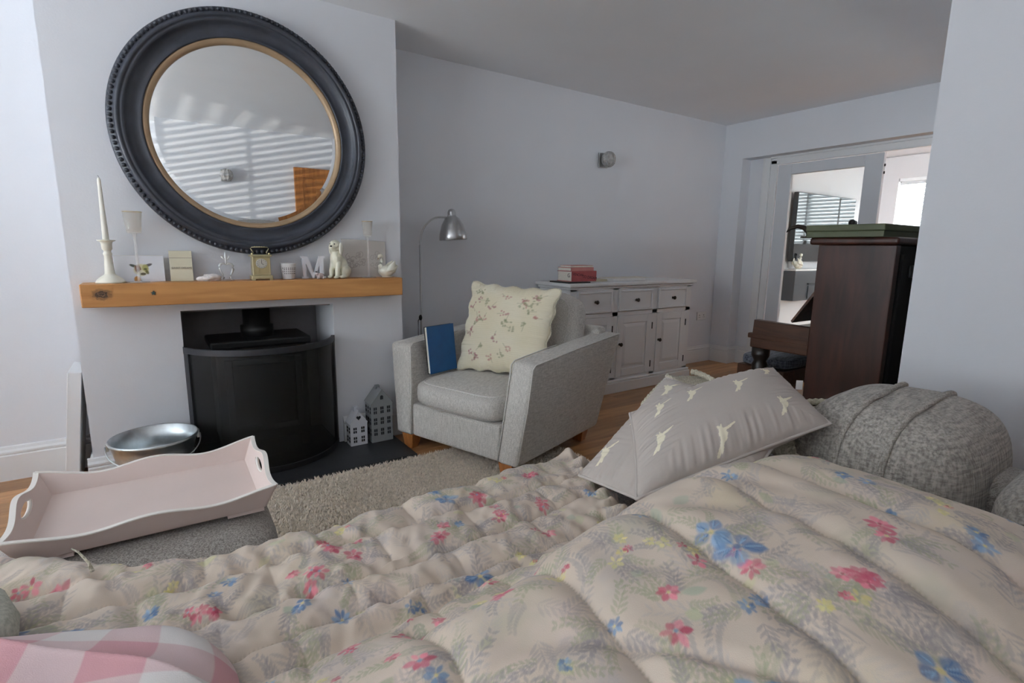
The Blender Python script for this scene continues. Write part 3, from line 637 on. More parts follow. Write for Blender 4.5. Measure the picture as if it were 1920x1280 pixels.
swan('swan_dish', 1.432, -.065, MT, 'cream china swan dish at the right end of the mantel', 1.0, 0, CERAM)

# ------------------------------------------------------------------ armchair
ACH = empty('armchair', (1.56, -.60, 0), math.radians(19), 'grey linen armchair with flared arms beside the fireplace', 'armchair')
# local: x = back, y = towards far side (+y) ; near side is -y
def loft(sections, name, mat, parent, smooth=True, bevel=.02, seg=3):
    a = B(); V = []; F = []; k = len(sections[0])
    for s_ in sections: V += s_
    for i in range(len(sections)-1):
        for q in range(k): F.append((i*k+q, i*k+(q+1) % k, (i+1)*k+(q+1) % k, (i+1)*k+q))
    F += [tuple(range(k))[::-1], tuple((len(sections)-1)*k+q for q in range(k))]
    o = a.add(V, F).build(name, mat, parent, False, bevel, seg); o.data.shade_smooth(); return o
for s_ in (-1, 1):        # arms: outer face flares out towards the top
    sec = []
    for (x, zt, ot, ob) in ((0.0, .60, .0, 0), (.03, .605, 0, 0), (.42, .632, .012, 0), (.84, .655, .012, 0)):
        xt = x*1.07+.055 if x < .05 else x*1.10+.055
        fo = .045 if s_ > 0 else 0; sec.append([(x, s_*.44, .085), (xt, s_*(.495+ot), zt), (xt, s_*.36, zt+.008), (x, s_*.315, .085)] if s_ < 0 else [(x, s_*.315, .085), (xt, s_*.375, zt+.008), (xt, s_*(.54+ot), zt), (x, s_*.44, .085)])
    loft(sec, 'arm', GREYCH, ACH, True, .022, 4)
    pp = [(.012, s_*.437, .09), (.045, s_*.470, .38), (.058, s_*.488, .585), (.075, s_*.492, .604), (.45, s_*.505, .632), (.96, s_*.505, .655)]
    B().tube(pp, .004, 6).build('arm_piping', GREYPIPE, ACH, True)
    pp = [(.004, s_*.318, .10), (.035, s_*.345, .40), (.052, s_*.362, .595), (.075, s_*.366, .612), (.45, s_*.372, .640)]
    B().tube(pp, .0035, 6).build('arm_piping', GREYPIPE, ACH, True)
bx('seat_base', (.015, -.32, .085), (.80, .32, .275), GREYCH, ACH, .015, 3)
loft([[(.74, -.40, .085), (.74, .40, .085), (.83, .40, .085), (.83, -.40, .085)], [(.80, -.43, .45), (.80, .43, .45), (.93, .43, .45), (.93, -.43, .45)], [(.86, -.42, .70), (.86, .42, .70), (.97, .42, .69), (.97, -.42, .69)]], 'back_frame', GREYCH, ACH, True, .03, 4)
def soft_box(name, c, half, mat, parent, R=None, puff=.03, n=26, e1=.22):
    """box cushion: rounded box whose faces swell; returns the top-edge loop for piping"""
    a = B().ell((0, 0, 0), (1, 1, 1), n*2); V = []
    R_ = np.eye(3) if R is None else R
    for p in a.V:
        p = np.array(p); q = np.sign(p)*np.abs(p)**.32; q = q/max(np.abs(q).max(), 1e-6) if False else q
        sw = np.array([puff*(1-q[1]**2)*(1-q[2]**2), puff*(1-q[0]**2)*(1-q[2]**2), puff*(1-q[0]**2)*(1-q[1]**2)])
        V.append(tuple(R_@(q*np.array(half)+np.sign(q)*sw)+np.array(c)))
    return mk(name, V, a.F, mat, parent, True)
def loop_pts(c, half, z, R=None, puff=.0, n=160):
    """level line of a soft_box at height z, where its piping is sewn"""
    R_ = np.eye(3) if R is None else R; out = []; qz = z/half[2]; rho = math.sqrt(max(0, 1-abs(qz)**(2/.32)))
    for a in np.linspace(0, 2*pi, n, endpoint=False):
        q = np.array([math.copysign(abs(f(a)*rho)**.32, f(a)) for f in (math.cos, math.sin)]+[qz])
        sw = np.array([puff*(1-q[1]**2)*(1-q[2]**2), puff*(1-q[0]**2)*(1-q[2]**2), puff*(1-q[0]**2)*(1-q[1]**2)])
        p = tuple(R_@((q*np.array(half)+np.sign(q)*sw)*np.array([1.004, 1.004, 1.01]))+np.array(c))
        if not out or (Vector(p)-Vector(out[-1])).length > .006: out.append(p)
    return out
sc = soft_box('seat_cushion', (.35, 0, .345), (.355, .315, .068), GREYCH, ACH, None, .022)
for zz in (.060, -.060): B().tube(loop_pts((.35, 0, .345), (.355, .315, .068), zz, None, .022), .0042, 6, True).build('piping', GREYPIPE, sc, True)
Rb = rotm('Y', math.radians(14)); bc_ = (.735, -.005, .645)
bc = soft_box('back_cushion', bc_, (.085, .33, .235), GREYCH, ACH, Rb, .035)
Rb2 = Rb@rotm('Y', pi/2)
for zz in (.076, -.076): B().tube(loop_pts(bc_, (.235, .33, .085), zz, Rb2, .035), .0045, 6, True).build('piping', GREYPIPE, bc, True)
for (x, y_) in ((.045, .36), (.045, -.36), (.76, .36), (.76, -.36)):
    s_ = 1 if y_ > 0 else -1
    V = [(x-.025, y_-.03, 0), (x+.025, y_-.03, 0), (x+.025, y_+.03, 0), (x-.025, y_+.03, 0), (x-.035, y_-.045, .088), (x+.045, y_-.045, .088), (x+.045, y_+.045, .088), (x-.035, y_+.045, .088)]
    B().add(V, [(0,3,2,1),(4,5,6,7),(0,1,5,4),(1,2,6,5),(2,3,7,6),(3,0,4,7)]).build('leg', OAKL, ACH, False, .003)

# ------------------------------------------------------------------ pillows
def pillow(name, Q, th, mat, parent, n, m, colfn=None, wr=.004, scallop=0, seed=1, pinch=.05):
    """Q: corners D, C, B, A (counter-clockwise seen from the front); returns (object, edge loop)"""
    D, Cc, Bb, A = [np.array(q, float) for q in Q]; nrm = np.cross(Cc-D, A-D); nrm /= np.linalg.norm(nrm)
    u, v = np.meshgrid(np.linspace(0, 1, n), np.linspace(0, 1, m), indexing='ij'); a = 2*u-1; b = 2*v-1
    uu = .5+(a*(1-pinch*(1-b*b)*np.abs(a)**1.5))/2; vv = .5+(b*(1-pinch*(1-a*a)*np.abs(b)**1.5))/2
    if scallop:
        ed = np.maximum(np.abs(a), np.abs(b)); sc_ = scallop*np.cos(np.where(np.abs(a) > np.abs(b), b, a)*pi*4.5)*np.clip((ed-.8)/.2, 0, 1)
        uu = uu+np.where(np.abs(a) > np.abs(b), np.sign(a)*sc_, 0); vv = vv+np.where(np.abs(a) > np.abs(b), 0, np.sign(b)*sc_)
    base = (D*(1-uu[..., None])*(1-vv[..., None])+Cc*uu[..., None]*(1-vv[..., None])+Bb*uu[..., None]*vv[..., None]+A*(1-uu[..., None])*vv[..., None])
    prof = np.clip((1-np.abs(a)**2.6)*(1-np.abs(b)**2.6), 0, 1)**.55
    eg = 1-np.minimum(1-np.abs(a), 1-np.abs(b)); wsh = np.clip((eg-.45)/.55, 0, 1)*np.clip((1-eg)/.05, 0, 1)
    t_ = np.where(np.abs(a) > np.abs(b), b, a); wrk = vn(t_*26, eg*2.2, seed)*wsh+.7*vn(a*4, b*4, seed+3)*np.clip(prof, 0, 1)
    front = base+nrm*(th*prof*.55+wr*wrk+(.0022*np.abs(np.sin(b*75+2*vn(a*5, b*5, 3)))*np.clip(prof*3, 0, 1) if scallop else 0))[..., None]; back = base-nrm*(th*prof*.45)[..., None]
    col = colfn(u, v) if colfn else None
    P = np.concatenate([front, back[::-1][1:]], 0)
    if col is not None: col = np.concatenate([col, col[::-1][1:]], 0)
    o = grid_mesh(name, P, mat, parent, col)
    lp_ = [tuple(base[i, 0]) for i in range(0, n, 3)]+[tuple(base[-1, j]) for j in range(0, m, 3)]+[tuple(base[i, -1]) for i in range(n-1, -1, -3)]+[tuple(base[0, j]) for j in range(m-1, -1, -3)]
    lp2 = []
    for p in lp_:
        if not lp2 or (Vector(p)-Vector(lp2[-1])).length > .004: lp2.append(p)
    if (Vector(lp2[0])-Vector(lp2[-1])).length < .004: lp2.pop()
    return o, lp2
def quiltprint(u, v):
    col = np.ones(u.shape+(3,))*np.array(L(224, 215, 190)[:3]); col *= (1+.10*vn(u*7, v*7, 11)[..., None]*np.array([.6, .8, 1.6]))
    r = random.Random(9)
    for k in range(34):
        cx, cy = .12+.76*r.random(), .08+.8*r.random(); c = r.choice([L(176, 110, 112), L(160, 96, 104), L(188, 132, 124), L(150, 150, 116)])
        for q in range(6):
            col = blend(col, el(u, v, cx+r.gauss(0, .022), cy+r.gauss(0, .022), .008+.006*r.random(), .008+.006*r.random(), 0, .5)*.7, c)
        a = r.random()*6
        for q in range(10): col = blend(col, el(u, v, cx+.008*q*math.cos(a), cy+.008*q*math.sin(a), .005, .005, 0, .5)*.35, L(140, 140, 104))
    return col
b_ = np.array([math.cos(math.radians(19)), math.sin(math.radians(19)), 0]); s_v = np.array([-b_[1], b_[0], 0]); o0 = np.array([1.56, -.60, 0])
def ac(x, y_, z): return o0+b_*x+s_v*y_+np.array([0, 0, z])
e = empty('floral_cushion', tuple(ac(.40, 0, .42)), 0, 'cream quilted cushion with tiny faded flowers on the grey armchair', 'cushion')
Q = [ac(.36, .285, .425)-ac(.40, 0, .42), ac(.375, -.335, .455)-ac(.40, 0, .42), ac(.525, -.345, .935)-ac(.40, 0, .42), ac(.525, .295, .95)-ac(.40, 0, .42)]
Q = [Q[0], Q[1], Q[2], Q[3]]
o, lp_ = pillow('cover', Q, .15, PILL, e, 190, 170, quiltprint, .006, .012, 4, .05)
B().tube(lp_, .0045, 6, True).build('piping', KNIT, e, True)
for k in range(12): pass
# blue book leaning on the far arm
e = empty('blue_book', (1.594, -.290, .42), 0, 'blue hardback book leaning on the far arm of the armchair', 'book')
bl, br, tl = np.array((1.594, -.290, .430)), np.array((1.804, -.219, .430)), np.array((1.531, -.279, .706))
ux = (br-bl); uw = np.linalg.norm(ux); ux /= uw; uz = tl-bl; uz -= ux*(uz@ux); uh = np.linalg.norm(uz); uz /= uh; uy = np.cross(uz, ux)
Rk = np.stack([ux, uy, uz], 1); t0_ = bl-np.array((1.594, -.290, .42))
B().box((0, 0, 0), (uw, .003, uh), Rk, t0_).build('front_cover', BLUEB, e); B().box((0, .021, 0), (uw, .024, uh), Rk, t0_).build('back_cover', BLACKP, e)
B().box((.004, .003, .004), (uw-.004, .021, uh-.004), Rk, t0_).build('pages', PAGES, e)

# ------------------------------------------------------------------ floor lamp
LX, LY = 1.757, .19
e = empty('floor_lamp', (LX, LY, 0), 0, 'slim brushed steel reading lamp behind the armchair', 'lamp')
B().lathe([(.13, 0), (.13, .012), (.12, .02), (.012, .024), (0, .024)], 36).build('base', STEEL, e, True)
pts = [(0, 0, .02), (0, 0, .6), (0, 0, 1.17)]+[(.15-.15*math.cos(a), 0, 1.17+.185*math.sin(a)) for a in np.linspace(.1, pi/2, 14)]+[(.20, 0, 1.355)]
B().tube(pts, .006, 10).build('pole', STEEL, e, True)
sh = B().lathe([(.092, -.150), (.094, -.146), (.090, -.11), (.072, -.05), (.048, -.01), (.030, .004), (.027, .012), (.027, .030), (.022, .044), (.010, .052), (0, .053)], 40, rotm('Y', -.06), (.235, 0, 1.36)).build('lamp_shade', STEEL, e, True)
B().ell((0, 0, 0), (.012, .012, .02), 10).build('switch', BLACKP, e, True).location = (-.008, -.008, .70)
B().tube([(-.012, -.008, .70), (-.026, -.01, .68), (-.028, -.01, .55), (-.02, -.01, .2), (-.03, .0, .03)], .003, 6).build('cord', BLACKP, e, True)

# ------------------------------------------------------------------ sideboard
SX0, SX1, SY0, SZ = 2.86, 4.29, -.02, .905
sb = empty('sideboard', ((SX0+SX1)/2, SY0, 0), 0, 'pale grey painted sideboard with three drawers over three doors', 'sideboard')
hw = (SX1-SX0)/2
bx('carcass', (-hw+.012, .012, .09), (hw-.012, .385, SZ-.03), SBWHITE, sb, .003)
bx('top', (-hw-.025, -.03, SZ-.028), (hw+.025, .40, SZ), SBWHITE, sb, .008, 3)
bx('cornice', (-hw-.005, -.01, SZ-.048), (hw+.005, .39, SZ-.028), SBWHITE, sb, .006)
bx('plinth', (-hw-.02, -.022, 0), (hw+.02, .39, .085), SBWHITE, sb, .004); bx('plinth_moulding', (-hw-.012, -.014, .085), (hw+.012, .388, .108), SBWHITE, sb, .008, 3)
ff = B(); bay = (2*hw-.024)/3; x0 = -hw+.012
for k in range(4): ff.box((x0+bay*k-.03 if 0 < k < 3 else (x0 if k == 0 else x0+bay*3-.06), 0, .108), (x0+bay*k+.03 if 0 < k < 3 else (x0+.06 if k == 0 else x0+bay*3), .013, SZ-.048))
ff.box((-hw+.012, 0, .845), (hw-.012, .013, .857)); ff.box((-hw+.012, 0, .635), (hw-.012, .013, .665)); ff.box((-hw+.012, 0, .108), (hw-.012, .013, .125))
ff.build('face_frame', SBWHITE, sb)
def knob(parent, x, z):
    B().lathe([(.011, 0), (.011, .003), (.006, .006), (.006, .014), (.014, .018), (.0165, .025), (.012, .031), (0, .033)], 20, rotm('X', pi/2), (x, -.004, z)).build('knob', BRONZE, parent, True)
for k in range(3):
    a = x0+bay*k+(.06 if k == 0 else .03); b = x0+bay*(k+1)-(.06 if k == 2 else .03)
    d = bx('drawer', (a+.002, -.004, .668), (b-.002, .012, .843), SBWHITE, sb)
    frame4(B(), a+.004, b-.004, .670, .841, .018, -.012, -.003).build('drawer_moulding', SBWHITE, d, False, .005, 3)
    knob(d, (a+b)/2, .756)
    d = frame4(B(), a+.002, b-.002, .128, .632, .062, -.006, .012).build('door', SBWHITE, sb, False, .002)
    bx('recessed_panel', (a+.062, .002, .19), (b-.062, .01, .572), SBWHITE, d)
    V = []; xa, xb = a+.066, b-.066
    for (i, y_) in ((0, .003), (.030, -.005)): V += [(xa+i, y_, .195+i), (xb-i, y_, .195+i), (xb-i, y_, .568-i), (xa+i, y_, .568-i)]
    B().add(V, [(4, 5, 6, 7)[::1], (0, 1, 5, 4), (1, 2, 6, 5), (2, 3, 7, 6), (3, 0, 4, 7)]).build('raised_panel', SBWHITE, d)
    knob(d, a+.03, .40)
    for zz in (.20, .53): bx('hinge', (b-.004, -.010, zz-.028), (b+.004, -.002, zz+.028), BLACKP, d)
# books and things on the sideboard
e = empty('tablet', (2.95, .085, SZ), 0, 'thin black tablet under the thick red book', 'tablet'); bx('slab', (-.09, -.09, 0), (.13, .14, .010), BLACKP, e, .003)
e = empty('red_book', (3.04, .10, SZ+.011), 0, 'thick red book with slanting dark title on its spine', 'book')
bx('spine', (-.125, -.075, 0), (.125, -.070, .078), REDB, e); bx('cover', (-.125, -.07, .075), (.125, .10, .079), REDB, e); bx('cover', (-.125, -.07, 0), (.125, .10, .004), REDB, e)
bx('pages', (-.121, -.069, .004), (.12, .095, .075), PAGES, e)
text_mesh('lettering', 'I KNOW', .030, DARKT, e, (-.070, -.0758, .052), (pi/2, .12, 0), .0004); text_mesh('lettering', 'TO DREAM', .030, DARKT, e, (.055, -.0758, .028), (pi/2, .12, 0), .0004)
text_mesh('lettering', 'G', .04, DARKT, e, (-.1258, -.04, .045), (pi/2, 0, -pi/2), .0004)
e = empty('paperback', (3.03, .11, SZ+.0905), .05, 'pale red paperback lying on top of the thick red book', 'book')
bx('cover', (-.12, -.07, 0), (.12, -.066, .026), PINKB, e); bx('pages', (-.119, -.066, .002), (.118, .075, .022), PAGES, e); bx('cover_board', (-.12, -.068, .022), (.12, .078, .026), PINKB, e)
e = empty('notebook', (3.04, .12, SZ+.117), -.03, 'thin white notebook topmost on the pile of books', 'book'); bx('pages', (-.105, -.06, 0), (.115, .07, .012), PAGES, e, .002); bx('cover', (-.106, -.062, .012), (.117, .072, .014), PINKB, e)
e = empty('papers', (3.55, .13, SZ), .03, 'flat pile of white papers lying on the sideboard', 'papers')
bx('bundle', (-.19, -.09, 0), (.20, .09, .022), CERAMW, e, .006); bx('sheet', (-.15, -.08, .022), (.30, .11, .026), PAGES, e, .001); bx('envelope', (-.33, -.03, 0), (-.20, .12, .018), CREAMB, e, .002)

# wall sconces, socket
def sconce(loc, rz, label):
    e = empty('wall_sconce', loc, rz, label, 'wall light', 'square wall sconces')
    bx('back_plate', (-.05, -.014, -.06), (.05, 0, .06), STEEL, e, .003)
    B().lathe([(0, 0), (.018, 0), (.018, .04), (0, .04)], 16, rotm('X', pi/2), (0, -.014, 0)).build('arm', STEEL, e)
    a = B().ell((0, 0, 0), (1, 1, 1), 18); V = [tuple(np.array(p)*(.058, .052, .058)*(1+.12*(i % 2)) for p in [p])[0] for i, p in enumerate(a.V)]
    mk('glass_shade', [(p[0], p[1]-.075, p[2]) for p in V], a.F, pm('cut_glass_'+label[:8], L(176, 174, 172), .15, metal=.25, var=.25, vs=45, coat=.6), e)
sconce((3.54, AD, 1.90), 0, 'small square wall sconce above the sideboard'); sconce((1.05, YF, 1.89), pi, 'small square wall sconce reflected in the round mirror')
e = empty('socket', (5.03, AD, .487), 0, 'white double power socket beside the sideboard', 'socket'); bx('plate', (-.073, -.01, -.043), (.073, 0, .043), TRIM, e, .004)
for q in (-.035, .035):
    f = B(); f.box((q-.004, -.0108, .004), (q+.004, -.0098, .014)); f.box((q-.013, -.0108, -.014), (q-.005, -.0098, -.010)); f.box((q+.005, -.0108, -.014), (q+.013, -.0098, -.010)); f.build('pin_holes', BLACKP, e)

# ------------------------------------------------------------------ rug
RUGM = pm('rug_pile', L(232, 220, 204), .95, var=.2, vs=70, spec=.1)
e = empty('shaggy_rug', (1.1, -1.15, 0), 0, 'taupe shaggy pile rug between the hearth and the sofa', 'rug')
bx('backing', (-.95, -.75, .001), (1.1, .715, .010), RUGM, e)
n = 90000; X = rng.uniform(-.6, 1.1, n); Y = rng.uniform(-.45, .715, n); ln = rng.uniform(.012, .022, n); a = rng.uniform(0, 2*pi, n); sp = rng.uniform(.004, .018, n); wd = rng.uniform(.0016, .003, n)
t0 = np.stack([X, Y, np.full(n, .006)], -1); side = np.stack([-np.sin(a), np.cos(a), 0*a], -1)*wd[:, None]; ln_ = np.stack([np.cos(a)*sp, np.sin(a)*sp, ln], -1); sd2 = np.stack([np.cos(a), np.sin(a), 0*a], -1)*wd[:, None]*.8
V = np.stack([t0-side, t0+side, t0+ln_*.6+side*.9, t0+ln_*.6-side*.9, t0+ln_+sd2*1.2], 1).reshape(-1, 3); k = np.arange(n)*5
me = bpy.data.meshes.new('pile'); 
F = np.concatenate([np.stack([k, k+1, k+2], -1), np.stack([k, k+2, k+3], -1), np.stack([k+3, k+2, k+4], -1)], 0)
me.vertices.add(len(V)); me.vertices.foreach_set('co', V.astype(np.float32).ravel()); me.loops.add(F.size); me.loops.foreach_set('vertex_index', F.astype(np.int32).ravel())
me.polygons.add(len(F)); me.polygons.foreach_set('loop_start', np.arange(0, F.size, 3, dtype=np.int32)); me.update(calc_edges=True); me.materials.append(RUGM); me.shade_smooth()
o = bpy.data.objects.new('pile', me); C.objects.link(o); o.parent = e; o['kind'] = 'stuff'

# ------------------------------------------------------------------ footstool and tray
e = empty('footstool', (.215, -1.34, 0), 0, 'grey twill footstool carrying the pink tray', 'footstool')
fs_ = soft_box('upholstery', (0, 0, .255), (.315, .285, .165), TWILL, e, None, .012, 30)
for sx in (-1, 1):
    for sy in (-1, 1): B().lathe([(.018, 0), (.028, .10), (0, .10)], 14, None, (sx*.26, sy*.23, .001)).build('leg', OAKL, e, True)
TZ = .434; tr = empty('tray', (.255, -1.325, TZ), -.015, 'pale pink wooden tray with scalloped sides and handle holes', 'tray')
TW, TD = .50, .375; fl_ = .032; hh = .075
bx('base', (-TW/2, -TD/2, .008), (TW/2, TD/2, .018), PINKP, tr)
def wavy(t): return .052+.0085*math.cos(4*pi*(t-.5))+.010*abs(2*t-1)**4
def tray_side(ln, prof, name, R, T, hole=False):
    n = 44; V = []; F = []; ob = B(); th = .011
    for i in range(n+1):
        t = i/n; z = prof(t); fo = (t-.5)*2
        for (d, zz) in ((0, 0), (0, z), (th, z), (th, 0)): V.append((fo*(ln/2+fl_*zz/hh), -fl_*zz/hh-th*.0+d, zz))
    q = lambda i, k: i*4+k
    for i in range(n):
        mid = hole and .40 < (i+.5)/n < .60
        for k in range(4): F.append((q(i, k), q(i, (k+1) % 4), q(i+1, (k+1) % 4), q(i+1, k)))
    F += [(0, 1, 2, 3)[::-1], (n*4, n*4+1, n*4+2, n*4+3)]
    o = ob.add(V, F, R, T).build(name, PINKP, tr, False, .0015); 
    ed = B(); P_ = []
    for i in range(n+1):
        t = i/n; z = prof(t); fo = (t-.5)*2; P_.append((fo*(ln/2+fl_*z/hh), -fl_*z/hh+th/2, z))
    V = []; F = []
    for i, p in enumerate(P_):
        for (dy, dz) in ((-th/2-.0006, -.002), (-th/2-.0006, .0008), (th/2+.0006, .0008), (th/2+.0006, -.002)): V.append((p[0], p[1]+dy, p[2]+dz))
    for i in range(n):
        for k in range(4): F.append((i*4+k, i*4+(k+1) % 4, i*4+4+(k+1) % 4, i*4+4+k))
    ed.add(V, F, R, T).build('edge', WHITEE, o)
    return o
tray_side(TW, wavy, 'long_side', np.eye(3), (0, -TD/2-.006, .012))
tray_side(TW, wavy, 'long_side', rotm('Z', pi), (0, TD/2+.006, .012))
def tray_end(sgn):
    """end board: bell-shaped top with a real hand hole, leaning outwards"""
    n = 40; th = .011; P = []
    def top(t): return .0565+.026*math.exp(-((t-.5)/.20)**2)+.0135*abs(2*t-1)**4
    out = []; V = []; F = []
    hx0, hx1 = .36, .64
    def pt(t, z, d): fo = (t-.5)*2; return (fo*(TD/2+.004+fl_*.9*min(z, .07)/hh), -fl_*z/hh+d, z)
    def hole(t):
        if not hx0 < t < hx1: return None
        k = math.sqrt(max(0, 1-((t-.5)/.14)**2)); return (.052-.012*k, .052+.012*k)
    obj = B()
    for i in range(n):
        ta, tb = i/n, (i+1)/n; ha_, hb_ = hole(ta), hole(tb)
        if ha_ or hb_:
            ha_ = ha_ or (.052, .052); hb_ = hb_ or (.052, .052)
            segs = (((0, ha_[0]), (0, hb_[0])), ((ha_[1], top(ta)), (hb_[1], top(tb))))
        else: segs = (((0, top(ta)), (0, top(tb))),)
        for (a0, a1), (b0, b1) in segs:
            v = [pt(ta, a0, 0), pt(tb, b0, 0), pt(tb, b1, 0), pt(ta, a1, 0), pt(ta, a0, th), pt(tb, b0, th), pt(tb, b1, th), pt(ta, a1, th)]
            obj.add(v, [(0, 1, 2, 3), (7, 6, 5, 4), (0, 4, 5, 1), (3, 2, 6, 7)], rotm('Z', sgn*pi/2), (sgn*(TW/2+.004), 0, .012))
    v = [pt(0, 0, 0), pt(0, top(0), 0), pt(0, top(0), th), pt(0, 0, th)]; obj.add(v, [(0, 1, 2, 3)], rotm('Z', sgn*pi/2), (sgn*(TW/2+.004), 0, .012))
    v = [pt(1, 0, 0), pt(1, top(1), 0), pt(1, top(1), th), pt(1, 0, th)]; obj.add(v, [(3, 2, 1, 0)], rotm('Z', sgn*pi/2), (sgn*(TW/2+.004), 0, .012))
    o = obj.build('end_board', PINKP, tr)
    ed = B(); V = []; F = []; m = 60
    for i in range(m+1):
        t = i/m; p = pt(t, top(t), th/2)
        for (dy, dz) in ((-th/2-.0006, -.002), (-th/2-.0006, .0008), (th/2+.0006, .0008), (th/2+.0006, -.002)): V.append((p[0], p[1]+dy, p[2]+dz))
    for i in range(m):
        for k in range(4): F.append((i*4+k, i*4+(k+1) % 4, i*4+4+(k+1) % 4, i*4+4+k))
    ed.add(V, F, rotm('Z', sgn*pi/2), (sgn*(TW/2+.004), 0, .012)).build('edge', WHITEE, o)
    ho = B(); pts = [pt(.5+.14*math.cos(a), .052+.012*math.sin(a), th/2) for a in np.linspace(0, 2*pi, 30, endpoint=False)]
    ho.tube(pts, .0045, 6, True, rotm('Z', sgn*pi/2), (sgn*(TW/2+.004), 0, .012)).build('handle_rim', WHITEE, o, True)
for s_ in (-1, 1): tray_end(s_)
for sx in (-1, 1):
    for sy in (-1, 1): bx('foot', (sx*TW*.44-.06 if sx > 0 else -TW*.5, sy*TD*.47-.012, 0), (TW*.5 if sx > 0 else -TW*.44+.06, sy*TD*.47+.012, .012), PINKP, tr)

# ------------------------------------------------------------------ sofa
sf = empty('sofa', (.75, -2.6, 0), 0, 'long grey twill sofa hidden under the floral quilt', 'sofa')
bx('base', (-1.5, -.55, .10), (1.5, .72, .27), TWILL, sf, .02, 3)
for k in range(3): soft_box('seat_cushion', (-.86+.86*k, .13, .36), (.425, .58, .085), TWILL, sf, None, .012, 20)
bx('back_frame', (-1.5, -.80, .10), (1.5, -.55, .78), TWILL, sf, .05, 4)
bx('arm', (1.29, -.55, .10), (1.52, .72, .58), TWILL, sf, .06, 4); bx('arm', (-1.52, -.55, .10), (-1.29, .72, .58), TWILL, sf, .06, 4)
for sx in (-1, 1):
    for sy in (-.65, .55): B().lathe([(.018, 0), (.03, .10), (0, .10)], 14, None, (sx*1.38, sy, .001)).build('leg', OAKL, sf, True)
# big chenille corner cushion
def sq(u, v, n=2.6, m=.34): return np.clip(1-np.abs(u)**n-np.abs(v)**n, 0, 1)**m
MC, MRx, MRy, MRz = (2.115, -2.43), .275, .235, .295; MZ = .455
uu, vv = np.meshgrid(np.linspace(-1, 1, 120), np.linspace(-1, 1, 90), indexing='ij')
def mound(x, y_): return MZ+MRz*(1-.22*((MC[0]+.28-x)/.7)**2)*sq((x-MC[0])/MRx, (y_-MC[1])/MRy, 3.8, .30)
XX = MC[0]+MRx*uu; YY = MC[1]+MRy*vv; ZZ = mound(XX, YY)+.006*vn(XX*9, YY*9, 21)*(sq(uu, vv) > .2)
e = empty('corner_cushion', (MC[0], MC[1], MZ), 0, 'bulky grey chenille cushion with two corded seams at the sofa end', 'cushion')
P = np.stack([XX-MC[0], YY-MC[1], ZZ-MZ], -1); cu = grid_mesh('cover', P, CHEN, e)
for (pa, pb, bow) in (((2.27, -2.375), (1.845, -2.37), -.01), ((2.29, -2.495), (1.845, -2.485), -.01)):
    pts = []
    for t in np.linspace(0, 1, 40):
        x = pa[0]+(pb[0]-pa[0])*t; y_ = pa[1]+(pb[1]-pa[1])*t+bow*math.sin(pi*t); pts.append((x-MC[0], y_-MC[1], float(mound(x, y_))-MZ+.004))
    for zd in np.linspace(.92, .06, 14): pts.append((-MRx-.004, pts[-1][1]+.002, (pts[39][2])*zd))
    B().tube(pts, [.0085+.0014*(i % 2) for i in range(len(pts))], 8).build('corded_seam', CHENP, e, True)
e = empty('back_cushion', (2.12, -2.88, .45), 0, 'grey chenille back cushion at the right edge by the wall', 'cushion')
soft_box('cover', (0, 0, .06), (.30, .17, .12), CHEN, e, None, .03, 26)

# ------------------------------------------------------------------ quilt
XA, XB, SA, SB_ = -.72, 1.80, -3.02, -1.45; NX, NS = 1050, 720
xs = np.concatenate([np.linspace(XA, -.1, 100, endpoint=False), np.linspace(-.1, XB, 950)]); ss = np.concatenate([np.linspace(SA, -2.0, 500, endpoint=False), np.linspace(-2.0, SB_, 220)]); X, Sg = np.meshgrid(xs, ss, indexing='ij')
xd_ = np.linspace(XA, XB, 860); Hx = np.interp(xd_, [-.7, 0, .2, .4, .6, .8, 1.0, 1.2, 1.4, 1.52, 1.62, 1.72, 1.8], [0, .0, .02, .06, .115, .165, .205, .232, .232, .205, .14, .04, 0])
Hx = np.convolve(np.pad(Hx, 30, mode='edge'), np.ones(61)/61, 'valid'); Hx = np.interp(xs, xd_, Hx)[:, None]
ye = np.interp(xs, [-.72, -.3, -.02, .08, .2, .34, .48, .63, .8, 1.03, 1.24, 1.42, 1.8], [-1.62, -1.61, -1.63, -1.71, -1.80, -1.835, -1.855, -1.865, -1.835, -1.84, -1.815, -1.815, -1.815])[:, None]+0*X+.008*vn(X*12, 0*X, 31)        # line where it rolls over the sofa edge
yb = -2.215+.012*np.sin(X*7+1)
roll = .075
over = Sg-ye
flat = np.minimum(Sg, ye)
ang = np.clip(over/roll, 0, pi/2); extra = np.clip(over-roll*pi/2, 0, None)
Yb = flat+np.where(over > 0, roll*np.sin(ang), 0)-extra*.0
Zb = .478-np.where(over > 0, roll*(1-np.cos(ang)), 0)-extra
hump = Hx*sstep(0, 1, np.clip((yb-flat)/.25, 0, 1))**.8*(1-.35*sstep(-2.75, -3.05, flat))
Zb = Zb+hump+.010*vn(X*4, flat*4, 33)+.03*sstep(.3, -.1, X)*sstep(-2.15, -1.95, flat)
inB = sstep(.02, .10, yb-flat)
